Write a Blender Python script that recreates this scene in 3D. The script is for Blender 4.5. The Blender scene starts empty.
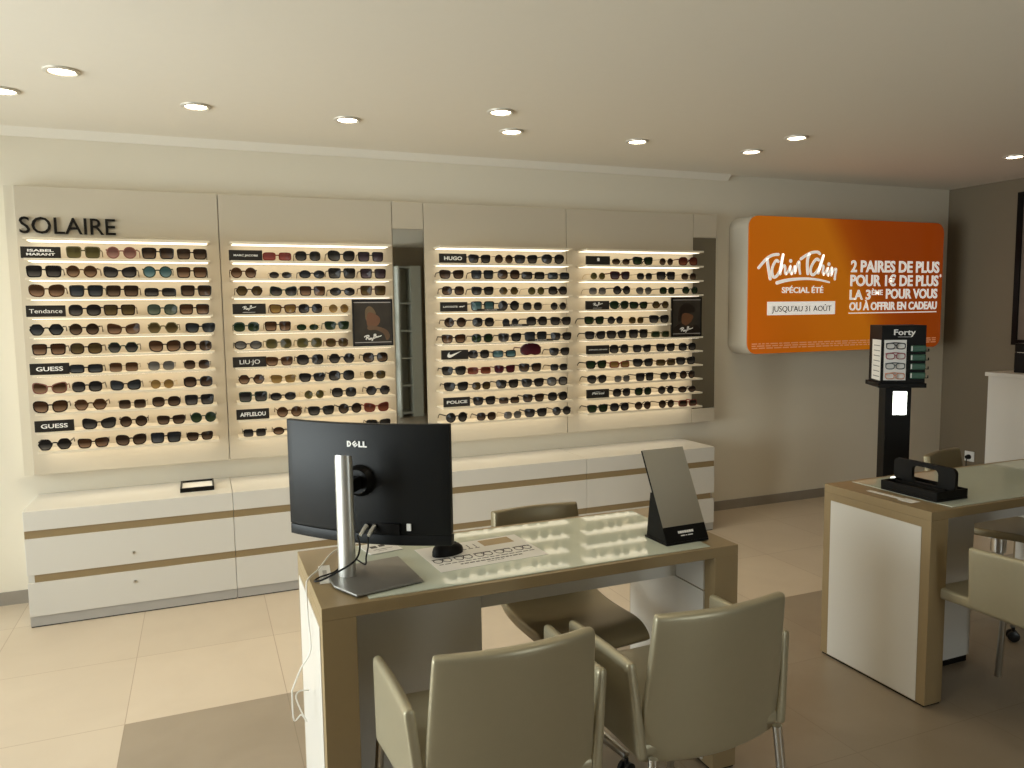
import bpy, bmesh, math, random
from mathutils import Vector, Matrix
random.seed(7)
PI = math.pi
scn = bpy.context.scene
COL = scn.collection

# ------------------------------------------------------------------ materials
def mat(name, col, rough=0.5, metal=0.0, noise=0.0, nscale=20.0, bump=0.0, coat=0.0, ior=1.45, spec=0.5, emit=None, estr=0.0):
    m = bpy.data.materials.new(name); m.use_nodes = True
    nt = m.node_tree; b = nt.nodes['Principled BSDF']
    b.inputs['Base Color'].default_value = (*col, 1)
    b.inputs['Roughness'].default_value = rough
    b.inputs['Metallic'].default_value = metal
    b.inputs['IOR'].default_value = ior
    b.inputs['Specular IOR Level'].default_value = spec
    b.inputs['Coat Weight'].default_value = coat
    b.inputs['Coat Roughness'].default_value = 0.05
    if emit:
        b.inputs['Emission Color'].default_value = (*emit, 1)
        b.inputs['Emission Strength'].default_value = estr
    if noise or bump:
        tc = nt.nodes.new('ShaderNodeTexCoord')
        nz = nt.nodes.new('ShaderNodeTexNoise'); nz.inputs['Scale'].default_value = nscale
        nz.inputs['Detail'].default_value = 4
        nt.links.new(tc.outputs['Object'], nz.inputs['Vector'])
        if noise:
            mx = nt.nodes.new('ShaderNodeMix'); mx.data_type = 'RGBA'
            mx.inputs[6].default_value = (*[c*(1-noise) for c in col], 1)
            mx.inputs[7].default_value = (*[min(1, c*(1+noise)) for c in col], 1)
            nt.links.new(nz.outputs['Fac'], mx.inputs[0])
            nt.links.new(mx.outputs[2], b.inputs['Base Color'])
        if bump:
            bp = nt.nodes.new('ShaderNodeBump'); bp.inputs['Strength'].default_value = bump
            bp.inputs['Distance'].default_value = 0.002
            nt.links.new(nz.outputs['Fac'], bp.inputs['Height'])
            nt.links.new(bp.outputs['Normal'], b.inputs['Normal'])
    return m

M = {}
M['wall'] = mat('wall paint', (0.76, 0.70, 0.575), 0.85, noise=.015, nscale=3, bump=.04)
M['taupe'] = mat('taupe wall paint', (0.19, 0.150, 0.098), 0.85, noise=.02, nscale=3)
M['ceil'] = mat('ceiling paint', (0.80, 0.75, 0.65), 0.9, noise=.012, nscale=25, bump=.03)
M['cornice'] = mat('cornice paint', (0.82, 0.77, 0.67), 0.8, noise=.01)
M['skirt'] = mat('grey stone skirting', (0.30, 0.265, 0.22), 0.5, noise=.08, nscale=14)
M['panel'] = mat('beige lacquer panel', (0.57, 0.505, 0.395), 0.42, noise=.012, nscale=2)
M['panelw'] = mat('pale lacquer edge', (0.66, 0.60, 0.48), 0.5, noise=.01)
M['shelf'] = mat('ivory shelf', (0.68, 0.61, 0.48), 0.45, noise=.01)
M['led'] = mat('warm led strip', (1, .9, .7), 0.5, emit=(1.0, 0.915, 0.745), estr=1.8)
M['white'] = mat('white lacquer', (0.68, 0.655, 0.60), 0.30, noise=.01, nscale=4)
M['plinth'] = mat('grey plinth', (0.42, 0.40, 0.37), 0.5, noise=.03)
M['tan'] = mat('tan laminate', (0.30, 0.218, 0.112), 0.38, noise=.03, nscale=30)
M['black'] = mat('matt black', (0.005, 0.0045, 0.004), 0.5, noise=.1, spec=.22)
M['gloss'] = mat('gloss black', (0.004, 0.0035, 0.003), 0.3, noise=.1, spec=.25)
M['mon'] = mat('textured black plastic', (0.009, 0.0095, 0.0095), 0.45, noise=.1, nscale=200, bump=.05, spec=.28)
M['chrome'] = mat('satin metal', (0.62, 0.60, 0.55), 0.28, metal=1.0, noise=.02)
M['alu'] = mat('brushed aluminium', (0.62, 0.61, 0.57), 0.36, metal=.85, noise=.03, nscale=60)
M['alud'] = mat('dark brushed aluminium', (0.26, 0.25, 0.23), 0.40, metal=.7, noise=.03, nscale=60)
M['vinyl'] = mat('champagne vinyl', (0.43, 0.385, 0.265), 0.34, metal=.40, noise=.03, nscale=40, bump=.05)
M['vinylold'] = mat('olive vinyl', (0.27, 0.225, 0.135), 0.40, metal=.35, noise=.03, nscale=40, bump=.05)
M['glass'] = mat('white backed glass', (0.60, 0.64, 0.535), 0.035, noise=.01, ior=1.36)
M['mirror'] = mat('silvered mirror', (0.80, 0.78, 0.70), 0.02, metal=1.0, noise=.01)
M['paper'] = mat('white paper', (0.80, 0.78, 0.74), 0.6, noise=.02)
M['ink'] = mat('dark print', (0.06, 0.05, 0.05), 0.6, noise=.1)
M['goldprint'] = mat('gold print', (0.42, 0.30, 0.15), 0.5, noise=.08)
M['letter'] = mat('white lettering', (0.86, 0.84, 0.80), 0.5, noise=.01)
M['dletter'] = mat('dark lettering', (0.010, 0.008, 0.006), 0.5, noise=.05, spec=.2)
M['plaque'] = mat('dark plaque', (0.022, 0.019, 0.016), 0.4, noise=.08, spec=.3)
M['cablew'] = mat('white cable', (0.78, 0.76, 0.70), 0.4, noise=.01)
M['lamp'] = mat('lamp diffuser', (1, .95, .85), 0.4, emit=(1.0, 0.90, 0.70), estr=14.0)
M['ring'] = mat('lamp ring', (0.62, 0.58, 0.50), 0.4, metal=.3, noise=.01)
M['signw'] = mat('white sign casing', (0.50, 0.455, 0.37), 0.4, noise=.01)
M['signl'] = mat('lit white lettering', (0.85, 0.83, 0.78), 0.5, emit=(1.0, .94, .84), estr=0.42)
M['green'] = mat('green case', (0.03, 0.09, 0.055), 0.4, noise=.1)
M['winframe'] = mat('white window frame', (0.75, 0.75, 0.72), 0.4, noise=.01)
M['caster'] = mat('black caster rubber', (0.01, 0.01, 0.01), 0.4, noise=.1)
M['tall'] = mat('pale grey cabinet', (0.42, 0.43, 0.38), 0.5, noise=.02)

def pane_mat():
    m = bpy.data.materials.new('clear window glass'); m.use_nodes = True
    nt = m.node_tree; nt.nodes.remove(nt.nodes['Principled BSDF'])
    out = nt.nodes['Material Output']
    t = nt.nodes.new('ShaderNodeBsdfTransparent'); t.inputs[0].default_value = (.95, .98, .97, 1)
    g = nt.nodes.new('ShaderNodeBsdfGlossy'); g.inputs['Roughness'].default_value = .02
    f = nt.nodes.new('ShaderNodeFresnel'); f.inputs[0].default_value = 1.5
    mx = nt.nodes.new('ShaderNodeMixShader')
    nt.links.new(f.outputs[0], mx.inputs[0]); nt.links.new(t.outputs[0], mx.inputs[1]); nt.links.new(g.outputs[0], mx.inputs[2])
    nt.links.new(mx.outputs[0], out.inputs[0]); return m
M['pane'] = pane_mat()

def floor_mat():
    m = bpy.data.materials.new('porcelain floor tiles'); m.use_nodes = True
    nt = m.node_tree; N = nt.nodes; L = nt.links; b = N['Principled BSDF']
    geo = N.new('ShaderNodeNewGeometry'); sep = N.new('ShaderNodeSeparateXYZ'); L.new(geo.outputs['Position'], sep.inputs[0])
    def math_(op, a, bb=None, c=None):
        n = N.new('ShaderNodeMath'); n.operation = op
        for i, v in enumerate((a, bb, c)):
            if v is None: continue
            if isinstance(v, (int, float)): n.inputs[i].default_value = v
            else: L.new(v, n.inputs[i])
        return n.outputs[0]
    def joint(s, o, per, g):
        d = math_('DIVIDE', math_('SUBTRACT', s, o), per)
        fr = math_('FRACT', d)
        e = math_('MINIMUM', fr, math_('SUBTRACT', 1.0, fr))
        return math_('LESS_THAN', math_('MULTIPLY', e, per), g), math_('FLOOR', d)
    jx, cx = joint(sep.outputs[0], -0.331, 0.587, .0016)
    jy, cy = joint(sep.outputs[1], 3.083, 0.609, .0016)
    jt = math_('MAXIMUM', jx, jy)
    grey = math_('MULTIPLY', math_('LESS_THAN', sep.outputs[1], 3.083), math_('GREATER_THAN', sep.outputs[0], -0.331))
    nz = N.new('ShaderNodeTexNoise'); nz.inputs['Scale'].default_value = 3.2; nz.inputs['Detail'].default_value = 8
    nz.inputs['Distortion'].default_value = .8
    L.new(geo.outputs['Position'], nz.inputs['Vector'])
    wn = N.new('ShaderNodeTexWhiteNoise'); wn.noise_dimensions = '2D'
    cb = N.new('ShaderNodeCombineXYZ'); L.new(cx, cb.inputs[0]); L.new(cy, cb.inputs[1]); L.new(cb.outputs[0], wn.inputs['Vector'])
    def mix(f, a, c):
        n = N.new('ShaderNodeMix'); n.data_type = 'RGBA'
        L.new(f, n.inputs[0])
        for i, v in ((6, a), (7, c)):
            if isinstance(v, tuple): n.inputs[i].default_value = (*v, 1)
            else: L.new(v, n.inputs[i])
        return n.outputs[2]
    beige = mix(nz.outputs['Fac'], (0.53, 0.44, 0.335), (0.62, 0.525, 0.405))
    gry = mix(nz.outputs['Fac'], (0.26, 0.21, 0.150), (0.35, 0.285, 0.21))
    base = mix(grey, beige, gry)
    hv = N.new('ShaderNodeHueSaturation'); L.new(base, hv.inputs['Color'])
    L.new(math_('ADD', .96, math_('MULTIPLY', wn.outputs[0], .08)), hv.inputs['Value'])
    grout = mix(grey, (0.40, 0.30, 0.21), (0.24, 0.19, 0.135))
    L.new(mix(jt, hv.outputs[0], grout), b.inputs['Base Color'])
    b.inputs['Roughness'].default_value = .36
    bp = N.new('ShaderNodeBump'); bp.inputs['Strength'].default_value = .3; bp.inputs['Distance'].default_value = .002; bp.invert = True
    L.new(jt, bp.inputs['Height']); L.new(bp.outputs[0], b.inputs['Normal'])
    return m
M['floor'] = floor_mat()

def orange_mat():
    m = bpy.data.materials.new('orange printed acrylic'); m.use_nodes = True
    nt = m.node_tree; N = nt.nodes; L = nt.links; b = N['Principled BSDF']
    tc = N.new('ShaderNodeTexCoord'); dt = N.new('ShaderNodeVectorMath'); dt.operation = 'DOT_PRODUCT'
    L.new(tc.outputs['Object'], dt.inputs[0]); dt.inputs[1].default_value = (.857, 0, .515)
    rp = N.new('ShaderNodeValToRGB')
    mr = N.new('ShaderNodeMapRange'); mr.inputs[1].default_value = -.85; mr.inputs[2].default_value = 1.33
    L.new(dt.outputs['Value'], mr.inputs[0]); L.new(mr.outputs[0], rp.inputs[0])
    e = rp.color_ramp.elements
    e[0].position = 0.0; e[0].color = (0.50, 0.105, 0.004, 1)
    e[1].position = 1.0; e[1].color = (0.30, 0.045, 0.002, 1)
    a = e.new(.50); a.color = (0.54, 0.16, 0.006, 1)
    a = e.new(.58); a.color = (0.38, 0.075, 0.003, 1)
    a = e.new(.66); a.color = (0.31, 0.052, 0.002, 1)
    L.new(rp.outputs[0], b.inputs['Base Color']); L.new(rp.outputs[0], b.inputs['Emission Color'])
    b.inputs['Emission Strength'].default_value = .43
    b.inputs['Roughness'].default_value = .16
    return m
M['orange'] = orange_mat()

def lens_mat(name, top, bot, rough=.08, metal=0.0):
    m = bpy.data.materials.new('lens ' + name); m.use_nodes = True
    nt = m.node_tree; N = nt.nodes; L = nt.links; b = N['Principled BSDF']
    tc = N.new('ShaderNodeTexCoord'); sp = N.new('ShaderNodeSeparateXYZ'); L.new(tc.outputs['Generated'], sp.inputs[0])
    rp = N.new('ShaderNodeValToRGB'); L.new(sp.outputs[2], rp.inputs[0])
    rp.color_ramp.elements[0].position = .05; rp.color_ramp.elements[0].color = (*bot, 1)
    rp.color_ramp.elements[1].position = .6; rp.color_ramp.elements[1].color = (*top, 1)
    L.new(rp.outputs[0], b.inputs['Base Color'])
    b.inputs['Roughness'].default_value = rough; b.inputs['Metallic'].default_value = metal; b.inputs['Specular IOR Level'].default_value = .18
    return m
LENS = {'dk': ('dark-grey', (.018, .016, .015), (.105, .092, .080)), 'db': ('dark-brown', (.027, .016, .010), (.15, .098, .064)),
        'br': ('brown', (.055, .026, .013), (.27, .165, .10)), 'bl': ('blue-grey', (.022, .024, .028), (.085, .085, .084)),
        'ol': ('olive', (.075, .062, .022), (.14, .115, .045)), 'ob': ('olive-brown', (.055, .038, .015), (.14, .095, .042)),
        'gr': ('grey-green', (.06, .075, .055), (.15, .16, .115)), 'gn': ('green', (.014, .026, .012), (.045, .06, .028)),
        'am': ('amber', (.19, .11, .035), (.34, .21, .075)), 'rd': ('red', (.21, .052, .045), (.30, .085, .07)),
        'rb': ('reddish', (.10, .026, .016), (.22, .075, .04)), 'pk': ('rose', (.16, .07, .055), (.34, .19, .15)),
        'pl': ('purple-grey', (.035, .024, .03), (.12, .09, .10)), 'lt': ('pale-grey', (.10, .092, .085), (.25, .225, .19)),
        'te': ('blue-mirrored', (.05, .11, .12), (.16, .25, .26)), 'ma': ('maroon', (.055, .010, .016), (.09, .018, .024))}
LM = {k: lens_mat(v[0], [c*.7 for c in v[1]], [c*.95 for c in v[2]]) for k, v in LENS.items()}
FR = {'k': ('black', (.010, .009, .009), 0), 'b': ('dark-brown', (.024, .013, .008), 0), 't': ('tortoiseshell', (.065, .028, .011), 0),
      'o': ('olive', (.11, .095, .045), 0), 'p': ('rose-brown', (.20, .085, .065), 0), 'r': ('red-brown', (.16, .03, .02), 0),
      'g': ('gold-wire', (.55, .40, .18), 1), 's': ('dark-wire', (.12, .11, .10), 1), 'n': ('dark-green', (.022, .04, .03), 0),
      'm': ('maroon', (.06, .012, .012), 0)}
FM = {k: mat('frame ' + v[0], v[1], .25, metal=float(v[2]), noise=(.5 if k == 't' else .06), nscale=90) for k, v in FR.items()}

# ------------------------------------------------------------------ mesh helpers
class MB:
    def __init__(s): s.v = []; s.f = []
    def add(s, vs, fs):
        o = len(s.v); s.v += [tuple(v) for v in vs]; s.f += [tuple(i + o for i in f) for f in fs]; return s
    def box(s, x0, y0, z0, x1, y1, z1):
        return s.add([(x0,y0,z0),(x1,y0,z0),(x1,y1,z0),(x0,y1,z0),(x0,y0,z1),(x1,y0,z1),(x1,y1,z1),(x0,y1,z1)],
                     [(0,3,2,1),(4,5,6,7),(0,1,5,4),(1,2,6,5),(2,3,7,6),(3,0,4,7)])
    def prism(s, poly, axis, a, b):
        n = len(poly)
        def P(p, t): return {'x': (t, p[0], p[1]), 'y': (p[0], t, p[1]), 'z': (p[0], p[1], t)}[axis]
        vs = [P(p, a) for p in poly] + [P(p, b) for p in poly]
        fs = [tuple(range(n-1, -1, -1)), tuple(range(n, 2*n))] + [(i, (i+1) % n, n+(i+1) % n, n+i) for i in range(n)]
        return s.add(vs, fs)
    def tube(s, pts, r, n=10, cap=True):
        pts = [Vector(p) for p in pts]; rs = r if isinstance(r, (list, tuple)) else [r]*len(pts)
        rings = []; up = None
        for i, p in enumerate(pts):
            d = (pts[min(i+1, len(pts)-1)] - pts[max(i-1, 0)]).normalized()
            if up is None: up = Vector((0,0,1)) if abs(d.z) < .9 else Vector((1,0,0))
            u = (up - d*up.dot(d)).normalized(); w = d.cross(u); up = u
            rings.append([p + (u*math.cos(2*PI*k/n) + w*math.sin(2*PI*k/n))*rs[i] for k in range(n)])
        vs = [v for rg in rings for v in rg]; fs = []
        for i in range(len(pts)-1):
            for k in range(n): fs.append((i*n+k, i*n+(k+1) % n, (i+1)*n+(k+1) % n, (i+1)*n+k))
        if cap: fs += [tuple(range(n-1, -1, -1)), tuple((len(pts)-1)*n+k for k in range(n))]
        return s.add(vs, fs)
    def lathe(s, prof, n=24, c=(0,0,0)):
        vs = [(c[0]+r*math.cos(2*PI*k/n), c[1]+r*math.sin(2*PI*k/n), c[2]+z) for r, z in prof for k in range(n)]
        fs = []
        for i in range(len(prof)-1):
            for k in range(n): fs.append((i*n+k, i*n+(k+1) % n, (i+1)*n+(k+1) % n, (i+1)*n+k))
        fs += [tuple(range(n-1, -1, -1)), tuple((len(prof)-1)*n+k for k in range(n))]
        return s.add(vs, fs)
    def xf(s, mtx):
        s.v = [tuple(mtx @ Vector(v)) for v in s.v]; return s
    def build(s, name, m, parent=None, loc=None, bevel=0.0, smooth=False, seg=2):
        me = bpy.data.meshes.new(name); me.from_pydata(s.v, [], s.f); me.validate()
        bm = bmesh.new(); bm.from_mesh(me); bmesh.ops.recalc_face_normals(bm, faces=bm.faces); bm.to_mesh(me); bm.free()
        o = bpy.data.objects.new(name, me); COL.objects.link(o); me.materials.append(m)
        if parent is not None: o.parent = parent
        if loc is not None: o.location = loc
        if bevel:
            b = o.modifiers.new('bevel', 'BEVEL'); b.width = bevel; b.segments = seg; b.limit_method = 'ANGLE'
        if smooth:
            for p in me.polygons: p.use_smooth = True
            if not bevel:
                e = o.modifiers.new('edges', 'EDGE_SPLIT'); e.split_angle = math.radians(50)
        return o

def B(name, m, parent, x0, y0, z0, x1, y1, z1, bevel=0.0):
    return MB().box(x0, y0, z0, x1, y1, z1).build(name, m, parent, bevel=bevel)

def tag(o, label=None, cat=None, group=None, kind=None):
    if label: o['label'] = label
    if cat: o['category'] = cat
    if group: o['group'] = group
    if kind: o['kind'] = kind
    return o

def thing(name, label, cat, loc=(0,0,0), rz=0.0, group=None):
    o = bpy.data.objects.new(name, None); COL.objects.link(o)
    o.location = loc; o.rotation_euler = (0, 0, rz); o.empty_display_size = .1
    return tag(o, label, cat, group)

def struct(o): o['kind'] = 'structure'; return o

def copy_thing(root, loc, rz=0.0, label=None, group=None):
    r = root.copy(); COL.objects.link(r); r.location = loc; r.rotation_euler = (0, 0, rz)
    if label: r['label'] = label
    if group: r['group'] = group
    for ch in root.children:
        c = ch.copy(); COL.objects.link(c); c.parent = r
        for g in ch.children:
            d = g.copy(); COL.objects.link(d); d.parent = c
    return r

def padded(name, S, T, fn, th, m, parent, sub=2):
    ns, nt = len(S), len(T); e = 1e-3; front = []; back = []
    for t in T:
        for s_ in S:
            p = Vector(fn(s_, t)); du = Vector(fn(s_+e, t)) - Vector(fn(s_-e, t)); dv = Vector(fn(s_, t+e)) - Vector(fn(s_, t-e))
            n = du.cross(dv).normalized()
            front.append(p + n*th/2); back.append(p - n*th/2)
    K = ns*nt; fs = []
    for j in range(nt-1):
        for i in range(ns-1):
            a, b, c, d = j*ns+i, j*ns+i+1, (j+1)*ns+i+1, (j+1)*ns+i
            fs.append((a, b, c, d)); fs.append((K+d, K+c, K+b, K+a))
    bd = [i for i in range(ns)] + [j*ns+ns-1 for j in range(1, nt)] + [(nt-1)*ns+i for i in range(ns-2, -1, -1)] + [j*ns for j in range(nt-2, 0, -1)]
    for k in range(len(bd)):
        a, b = bd[k], bd[(k+1) % len(bd)]
        fs.append((b, a, K+a, K+b))
    mb = MB().add(front+back, fs)
    o = mb.build(name, m, parent)
    for p in o.data.polygons: p.use_smooth = True
    sm = o.modifiers.new('soft', 'SUBSURF'); sm.levels = sub; sm.render_levels = sub
    return o

# ---- lettering: built-in font outlines turned into thin solid meshes facing -Y
def _font_mesh(body, bold, depth):
    cu = bpy.data.curves.new('t', 'FONT'); cu.body = body; cu.size = 1; cu.extrude = depth; cu.offset = bold; cu.resolution_u = 3
    o = bpy.data.objects.new('t', cu); COL.objects.link(o)
    bpy.context.view_layer.update()
    dg = bpy.context.evaluated_depsgraph_get()
    me = bpy.data.meshes.new_from_object(o.evaluated_get(dg))
    bpy.data.objects.remove(o); bpy.data.curves.remove(cu)
    return me
_h = _font_mesh('H', 0, .0); CAPH = max(v.co.y for v in _h.vertices)
class Txt:
    """collects lines of lettering (x0..x1, baseline z, cap height) on the plane y"""
    def __init__(s): s.v = []; s.f = []
    def line(s, body, x0, x1, z, cap, bold=.0, shear=0.0, y=0.0, dep=.003):
        me = _font_mesh(body, bold, .5)
        xs = [v.co.x for v in me.vertices]; a, b = min(xs), max(xs)
        o = len(s.v); kx = (x1-x0)/(b-a); kz = cap/CAPH
        for v in me.vertices:
            zz = v.co.y*kz
            s.v.append((x0 + (v.co.x-a)*kx + zz*shear, y - (v.co.z+.5)*dep, z + zz))
        s.f += [tuple(i+o for i in p.vertices) for p in me.polygons]
        bpy.data.meshes.remove(me); return s
    def stroke(s, pts, w, y=0.0, dep=.003, n=5):
        """hand-written stroke: smooth ribbon with round ends; w may vary along it"""
        P = [Vector((p[0], 0, p[1])) for p in pts]; Q = []
        if len(P) == 2: Q = [P[0].lerp(P[1], k/n) for k in range(n+1)]
        else:
            for i in range(len(P)-1):
                p0, p1, p2, p3 = P[max(i-1,0)], P[i], P[i+1], P[min(i+2, len(P)-1)]
                for k in range(n):
                    t = k/n; t2 = t*t; t3 = t2*t
                    Q.append(.5*((2*p1) + (p2-p0)*t + (2*p0-5*p1+4*p2-p3)*t2 + (3*p1-p0-3*p2+p3)*t3))
            Q.append(P[-1])
        W = w if isinstance(w, (list, tuple)) else [w, w]
        L_, R_ = [], []
        for i, q in enumerate(Q):
            d = (Q[min(i+1, len(Q)-1)] - Q[max(i-1, 0)]); d = d.normalized() if d.length > 0 else Vector((1,0,0))
            nn = Vector((-d.z, 0, d.x)); f = i/(len(Q)-1)*(len(W)-1); k = min(int(f), len(W)-2); h = (W[k] + (W[k+1]-W[k])*(f-k))/2
            L_.append(q + nn*h); R_.append(q - nn*h)
        m = MB()
        vs = [(v.x, y-dep, v.z) for v in L_+R_] + [(v.x, y, v.z) for v in L_+R_]; n_ = len(Q); fs = []
        for i in range(n_-1):
            fs += [(i, i+1, n_+i+1, n_+i), (2*n_+i, 3*n_+i, 3*n_+i+1, 2*n_+i+1), (i, 2*n_+i, 2*n_+i+1, i+1), (n_+i, n_+i+1, 3*n_+i+1, 3*n_+i)]
        o = len(s.v); s.v += vs; s.f += [tuple(i+o for i in f) for f in fs]
        for q, h in ((Q[0], W[0]/2), (Q[-1], W[-1]/2)):
            s.poly([(q.x+h*math.cos(a*PI/5), q.z+h*math.sin(a*PI/5)) for a in range(10)], y, dep*.98)
        return s
    def poly(s, pts, y=0.0, dep=.003):
        o = len(s.v); m = MB().prism(pts, 'y', y-dep, y)
        s.v += m.v; s.f += [tuple(i+o for i in f) for f in m.f]; return s
    def build(s, name, m, parent, loc=None):
        mb = MB(); mb.v = s.v; mb.f = s.f
        return mb.build(name, m, parent, loc=loc)
# ------------------------------------------------------------------ room shell
WY = 4.68; CZ = 2.49; XL = -3.2; XR = 5.9; YR = -2.0
def sbox(name, m, *c, bevel=0.0): return struct(B(name, m, None, *c, bevel=bevel))
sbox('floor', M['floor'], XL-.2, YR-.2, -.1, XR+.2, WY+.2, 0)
sbox('ceiling', M['ceil'], XL-.2, YR-.2, CZ, XR+.2, WY+.2, CZ+.1)
sbox('wall_back', M['wall'], XL-.2, WY, 0, XR+.2, WY+.2, CZ)
sbox('wall_right', M['taupe'], XR, YR, 0, XR+.2, WY, CZ)
# left wall with the big shop window
WIN = (.6, 4.3, .10, 2.30)
mb = MB(); mb.box(XL-.2, YR, 0, XL, WIN[0], CZ); mb.box(XL-.2, WIN[1], 0, XL, WY, CZ)
mb.box(XL-.2, WIN[0], 0, XL, WIN[1], WIN[2]); mb.box(XL-.2, WIN[0], WIN[3], XL, WIN[1], CZ)
struct(mb.build('wall_left', M['wall']))
w1 = thing('window_1', None, None, (XL-.1, 2.45, WIN[2])); struct(w1)
mb = MB(); h = WIN[3]-WIN[2]
for y in (-1.85, -.65, .59, 1.79): mb.box(-.04, y, 0, .04, y+.06, h)
mb.box(-.04, -1.85, 0, .04, 1.85, .06); mb.box(-.04, -1.85, h-.06, .04, 1.85, h)
mb.build('window_frame', M['winframe'], w1)
B('pane', M['pane'], w1, -.006, -1.81, .04, .006, 1.81, h-.04)
# rear wall with the glazed entrance
D = (1.85, 2.66, 0.0, 2.30)
mb = MB(); mb.box(XL, YR-.2, 0, D[0], YR, CZ); mb.box(D[1], YR-.2, 0, XR, YR, CZ); mb.box(D[0], YR-.2, D[3], D[1], YR, CZ)
struct(mb.build('wall_rear', M['taupe']))
d1 = thing('door_1', None, None, (2.255, YR-.1, 0)); struct(d1)
mb = MB()
for x in (-.405, .325): mb.box(x, -.03, 0, x+.08, .03, 2.30)
for z in (0.0, .72, 1.42, 2.22): mb.box(-.405, -.03, z, .405, .03, z+.08)
mb.build('door_frame', M['winframe'], d1)
B('pane', M['pane'], d1, -.34, -.005, .06, .34, .005, 2.24)
MB().tube([(.30, .03, .95), (.30, .07, .95), (.30, .07, 1.25), (.30, .03, 1.25)], .012).build('door_handle', M['chrome'], d1, smooth=True)
# tall open cabinet beside the entrance, seen only in the narrow mirror
t = thing('tall_cabinet', 'tall pale grey open cabinet beside the entrance, seen only in the narrow mirror', 'cabinet', (2.845, YR+.16, 0))
mb = MB(); mb.box(-.17, -.155, 0, -.145, .15, 2.2); mb.box(.02, -.155, 0, .17, .15, 2.2); mb.box(-.145, -.155, 0, .02, -.14, 2.2)
mb.build('carcass', M['tall'], t)
for z in (.05, .45, .85, 1.25, 1.65, 2.17): B('shelf', M['tall'], t, -.1445, -.139, z, .0195, .148, z+.022)
# skirting tiles and cornice
mb = MB()
for i in range(14):
    x = XL + i*.6
    mb.box(x+.001, WY-.012, 0, min(x+.599, XR), WY, .07)
struct(mb.build('baseboard_back', M['skirt']))
mb = MB()
for i in range(11):
    y = YR + i*.6
    mb.box(XR-.012, y+.001, 0, XR, min(y+.599, WY-.012), .07)
struct(mb.build('baseboard_right', M['skirt']))
struct(MB().prism([(WY, CZ), (WY, CZ-.04), (WY-.012, CZ-.04), (WY-.05, CZ)], 'x', XL, 3.62).build('trim_1', M['cornice']))

# ------------------------------------------------------------------ ceiling downlights
def make_light():
    t = thing('ceiling_downlight', '', 'ceiling light', (0, 0, CZ), 0, 'recessed round ceiling downlights')
    MB().lathe([(.048, -.001), (.048, -.006), (.055, -.010), (.066, -.006), (.067, 0)], 28).build('trim_ring', M['ring'], t, smooth=True)
    MB().lathe([(.047, -.0005), (.046, -.004), (.03, -.0055), (.004, -.006)], 24).build('diffuser', M['lamp'], t, smooth=True)
    return t
LIGHTS = [(-.73, 3.93, 'half cut off at the left edge'), (.033, 3.93, 'above the seam between the first two displays'), (.735, 3.95, 'above the second display of sunglasses'),
          (1.61, 3.92, 'above the third display of sunglasses'), (2.39, 3.91, 'above the rightmost display of sunglasses'), (3.22, 3.93, 'nearest the left end of the orange sign'),
          (-.455, 3.55, 'the largest looking one, at upper left'), (1.407, 3.56, 'just in front of the one above the third display'), (3.21, 3.53, 'in front of and above the orange sign'),
          (5.0, 3.5, 'at the right, near the dark side wall')]
OFF = [(-.45, 1.6), (1.4, 1.6), (3.2, 1.6), (5.0, 1.5), (-.45, -.4), (1.4, -.4), (3.2, -.4)]  # unseen downlights, added to light the front of the room
proto_l = None
for i, (x, y, s) in enumerate(LIGHTS):
    lab = 'round recessed ceiling downlight ' + s
    if proto_l is None:
        proto_l = make_light(); proto_l.location = (x, y, CZ); proto_l['label'] = lab
    else: copy_thing(proto_l, (x, y, CZ), label=lab)
for i, (x, y) in enumerate(OFF):
    copy_thing(proto_l, (x, y, CZ), label='unseen round ceiling downlight nearer the viewer, added to light the front')
LW = 14.5
LPOW = {}
def spot(x, y, p):
    l = bpy.data.lights.new('downlight_lamp', 'SPOT'); l.energy = p; l.color = (1.0, .83, .55); l.spot_size = math.radians(125); l.spot_blend = .9
    l.shadow_soft_size = .04
    o = bpy.data.objects.new('downlight_lamp', l); COL.objects.link(o); o.location = (x, y, CZ-.015)
for (x, y, s) in LIGHTS: spot(x, y, LW*(.32 if x > 3 else .7 if x > 2 else 1))
for (x, y) in OFF: spot(x, y, LW*(.15 if x > 3 else .55 if y < 0 else .45))

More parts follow.
